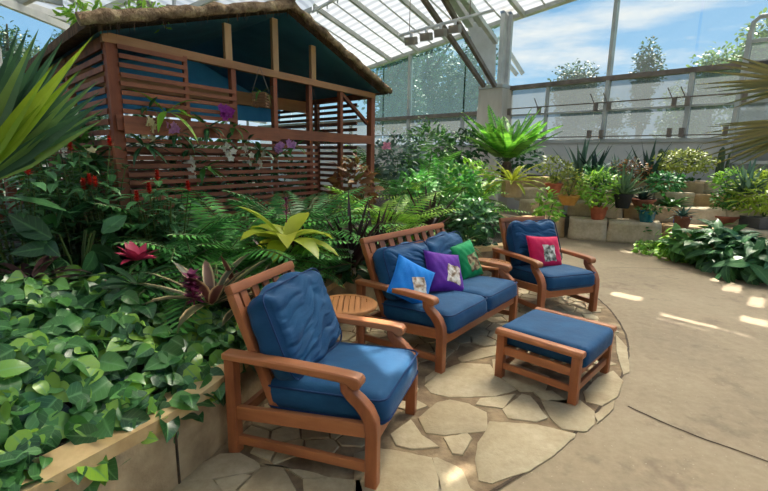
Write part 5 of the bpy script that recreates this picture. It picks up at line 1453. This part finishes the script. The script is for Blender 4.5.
# left wall: glazed with posts
mb = MB(); mb.bar(lp(-14, 0, -.05), lp(13, 0, -.05), .14, .16); struct(mb.build('trim_21', M['steel'], smooth=False))
mb = MB(); mb.add([V((p.x, p.y, z)) for z in (0, 1.9) for p in (lp(-14, 0), lp(13, 0))], [(0, 1, 3, 2)]); struct(mb.build('wall_left', M['wallgrey'], smooth=False))
mb = MB(); 
for z in (1.95, 3.1): 
    p, q = lp(-14, 0), lp(13, 0); p.z = q.z = z; mb.bar(p, q, .1, .1)
a = -14
while a < 13: p = lp(a, 0); mb.bar(V((p.x, p.y, 0)), p, .09, .09); a += 1.8
struct(mb.build('trim_22', M['frame'], smooth=False))
mb = MB(); p, q = lp(-14, 0), lp(13, 0); mb.add([V((p.x, p.y, 1.9)), V((q.x, q.y, 1.9)), q, p], [(0, 1, 2, 3)]); struct(mb.build(f'window_{wn}', M['glass_clear'], smooth=False))
# unseen opaque wall added behind the viewer to block frontal fill light
mb = MB(); mb.box((0, -4.2, 2.6), (20, .2, 5.4)); struct(mb.build('fill_block_wall', M['wallgrey'], smooth=False))
# loose beams near the left corner
for i, (a, c_, ya, yb) in enumerate([((-20, -8), (80, 33), 8.0, 11.5), ((18, -8), (62, 2), 9, 9.5), ((60, -10), (118, 26), 9.0, 12)]):
    mb = MB(); mb.bar(gy(*a, ya), gy(*c_, yb), .10, .14); struct(mb.build(f'trim_{23 + i}', M['steel'], smooth=False))

# door at the right
dp = V(ground(752, 8.3, 0)); dn = MB(); dd = WD
droot = bpy.data.objects.new('door_1', None); COL.objects.link(droot); droot.location = (0, 0, 0); droot['kind'] = 'structure'
td = t_of_u(752)
fr_pts = [wq(td - .32, .9, .25), wq(td - .26, 4.05, .05)]
mb = MB(); mb.bar(fr_pts[0], fr_pts[1], .09, .09); mb.bar(wq(td + .55, .9, .25), wq(td + .61, 4.05, .05), .09, .09)
mb.tube([wq(td - .26, 4.0, .05), wq(td - .24, 4.2, .05), wq(td - .14, 4.28, .05), wq(td + .5, 4.28, .05), wq(td + .6, 4.2, .05), wq(td + .61, 4.0, .05)], .05, 8)
for z in (1.6, 2.2, 2.75, 3.3, 3.85): mb.bar(wq(td - .3, z, .2 - .05 * (z - 1)), wq(td + .58, z, .2 - .05 * (z - 1)), .06, .07)
mb.build('door_frame', M['frame'], droot, smooth=False)
mb = MB(); mb.add([wq(td - .30, .95, .22), wq(td + .56, .95, .22), wq(td + .59, 3.9, .05), wq(td - .27, 3.9, .05)], [(0, 1, 2, 3)]); mb.build('door_panel', M['glass_frost'], droot, smooth=False)

# hanging flood lamps on a pipe
pa, pb = gy(398, 36, 9.6), gy(494, 10, 9.6)
pipe = thing('lamp_pipe', 'grey pipe hung across the roof carrying the flood lamps', 'pipe', pa)
mb = MB(); mb.tube([V((0, 0, 0)), pb - pa], .03, 8); mb.build('tube', M['steel'], pipe)
mb = MB()
for f in (.12, .75): p = (pb - pa) * f; mb.tube([p, p + V((0, 0, 1.6))], .008, 5)
mb.build('hanger', M['steel_dark'], pipe)
def flood(label, p, rz_, rod=0):
    root = thing('flood_lamp', label, 'lamp', p, rz_, 'roof flood lamps'); mb = MB()
    if rod: mb.tube([(0, 0, 0), (0, 0, rod)], .02, 6); mb.build('hanger', M['steel_dark'], root); mb = MB()
    mb.box((0, 0, -.16), (.21, .2, .15), Matrix.Rotation(.25, 3, 'X'), .02); mb.build('housing', M['lamp'], root)
    mb = MB(); mb.tube([(0, 0, .03), (0, 0, -.1)], .03, 8); mb.build('bracket', M['steel'], root)
    mb = MB(); mb.box((0, -.04, -.24), (.17, .15, .012), Matrix.Rotation(.25, 3, 'X')); mb.build('lens', M['frame'], root, smooth=False); return root
for f, lab in [(.14, 'leftmost flood lamp on the pipe under the roof'), (.30, 'second flood lamp from left on the roof pipe'), (.45, 'third flood lamp from left on the roof pipe'), (.60, 'rightmost flood lamp on the pipe, beside the steel struts')]:
    flood(lab, pa + (pb - pa) * f, -.5)
flood('flood lamp hung over the hut roof, left of the other one', gy(145, -6, 6.8), .4, 2.2)
flood('flood lamp hung over the hut roof ridge side, right of its pair', gy(174, -1, 7.2), .3, 2.2)

# ------------------------------------------------------------------ trees outside
def tree(label, p, h, r, mat, seed, n=1500, leaf=.30):
    root = thing('tree', label, 'tree', p, 0, 'trees outside the glass'); mb = MB(); rr = random.Random(seed); h *= 1.12; n = int(n * 1.8)
    for k in range(9):
        a = rr.uniform(0, 2 * pi); q = r * .6 * rr.random(); z = h * rr.uniform(.36, .86)
        cloud(mb, n // 9, (cos(a) * q, sin(a) * q, z), (r * .5, r * .5, h * .17), leaf, leaf * .5, OVAL, seed * 10 + k, .3)
    mb.build('crown', M[mat], root); tr = MB(); tr.tube([(0, 0, -.05), (.1, 0, h * .35), (0, .1, h * .8)], [h * .03, h * .022, h * .006], 8)
    for k in range(6):
        a = k * 1.1; tr.tube([(.08, 0, h * (.3 + .07 * k)), (cos(a) * r * .6, sin(a) * r * .6, h * (.5 + .06 * k))], [h * .012, h * .004], 6)
    tr.build('trunk', M['bark'], root); return root
for i, (u, y, h, r, mt, lab) in enumerate([
    (392, 30, 9.0, 3.6, 'tree', 'dark tree behind the dusty glass, just right of the hut'),
    (428, 34, 10.5, 3.8, 'tree', 'tallest dark tree behind the dusty glass, left of the pier'),
    (470, 32, 9.2, 3.6, 'tree', 'dark tree behind the glass close to the pier left side'),
    (566, 36, 8.8, 3.4, 'tree', 'airy tree outside the glass, right of the pier'),
    (634, 36, 9.4, 1.8, 'tree', 'slim pointed tree outside, right of the tall mullion'),
    (702, 30, 7.6, 4.0, 'tree_light', 'pale green tree outside, behind the right frosted panes'),
    (752, 24, 8.0, 3.0, 'tree_light', 'pale green tree outside, behind the door top'),
    (600, 40, 6.6, 4.2, 'tree', 'low wide tree outside behind the tall mullion'),
    (20, 34, 11.0, 5.0, 'tree', 'hazy tree outside the left corner beyond the fan palm leaf'),
    (90, 38, 10.0, 5.0, 'tree', 'hazy tree outside the left corner beyond the hut roof')]):
    tree(lab, ground(u, y, -.05), h, r * .8, mt, 200 + i, 2600 if i not in (4,) else 1400)

# ------------------------------------------------------------------ light
sl = bpy.data.lights.new('sun', 'SUN'); sl.energy = 8.0; sl.angle = radians(.35); sl.color = (1, .93, .80)
so = bpy.data.objects.new('sun', sl); COL.objects.link(so); so.rotation_euler = SUN.to_track_quat('Z', 'Y').to_euler()
w = bpy.data.worlds.new('sky'); S.world = w; w.use_nodes = True; nt = w.node_tree; nt.nodes.clear()
N = lambda ty: nt.nodes.new(ty)
tc = N('ShaderNodeTexCoord'); sp = N('ShaderNodeSeparateXYZ'); nt.links.new(tc.outputs['Generated'], sp.inputs[0])
gr = N('ShaderNodeValToRGB'); e = gr.color_ramp.elements
e[0].position = 0; e[0].color = (.62, .80, .95, 1); e[1].position = .55; e[1].color = (.14, .38, .78, 1)
q = e.new(.16); q.color = (.33, .64, .96, 1); nt.links.new(sp.outputs[2], gr.inputs[0])
mp = N('ShaderNodeMapping'); mp.inputs['Scale'].default_value = (1.0, 1.0, 4.5); mp.inputs['Location'].default_value = (.35, .2, .4); nt.links.new(tc.outputs['Generated'], mp.inputs[0])
cn = N('ShaderNodeTexNoise'); cn.inputs['Scale'].default_value = 2.2; cn.inputs['Detail'].default_value = 7; cn.inputs['Roughness'].default_value = .58; nt.links.new(mp.outputs[0], cn.inputs[0])
cr = N('ShaderNodeValToRGB'); cr.color_ramp.elements[0].position = .53; cr.color_ramp.elements[1].position = .70; nt.links.new(cn.outputs['Fac'], cr.inputs[0])
mx = N('ShaderNodeMix'); mx.data_type = 'RGBA'; nt.links.new(cr.outputs[0], mx.inputs[0]); nt.links.new(gr.outputs[0], mx.inputs[6]); mx.inputs[7].default_value = (1.0, 1.0, .99, 1)
bg = N('ShaderNodeBackground'); bg.inputs[1].default_value = .66; nt.links.new(mx.outputs[2], bg.inputs[0]); ou = N('ShaderNodeOutputWorld'); nt.links.new(bg.outputs[0], ou.inputs[0])
vs = S.view_settings; vs.view_transform = 'Standard'; vs.look = 'None'; vs.exposure = 0.5; vs.gamma = 1; vs.use_curve_mapping = False
S.cycles.max_bounces = 8; S.cycles.transparent_max_bounces = 12; S.cycles.diffuse_bounces = 4
S.cycles.use_denoising = True
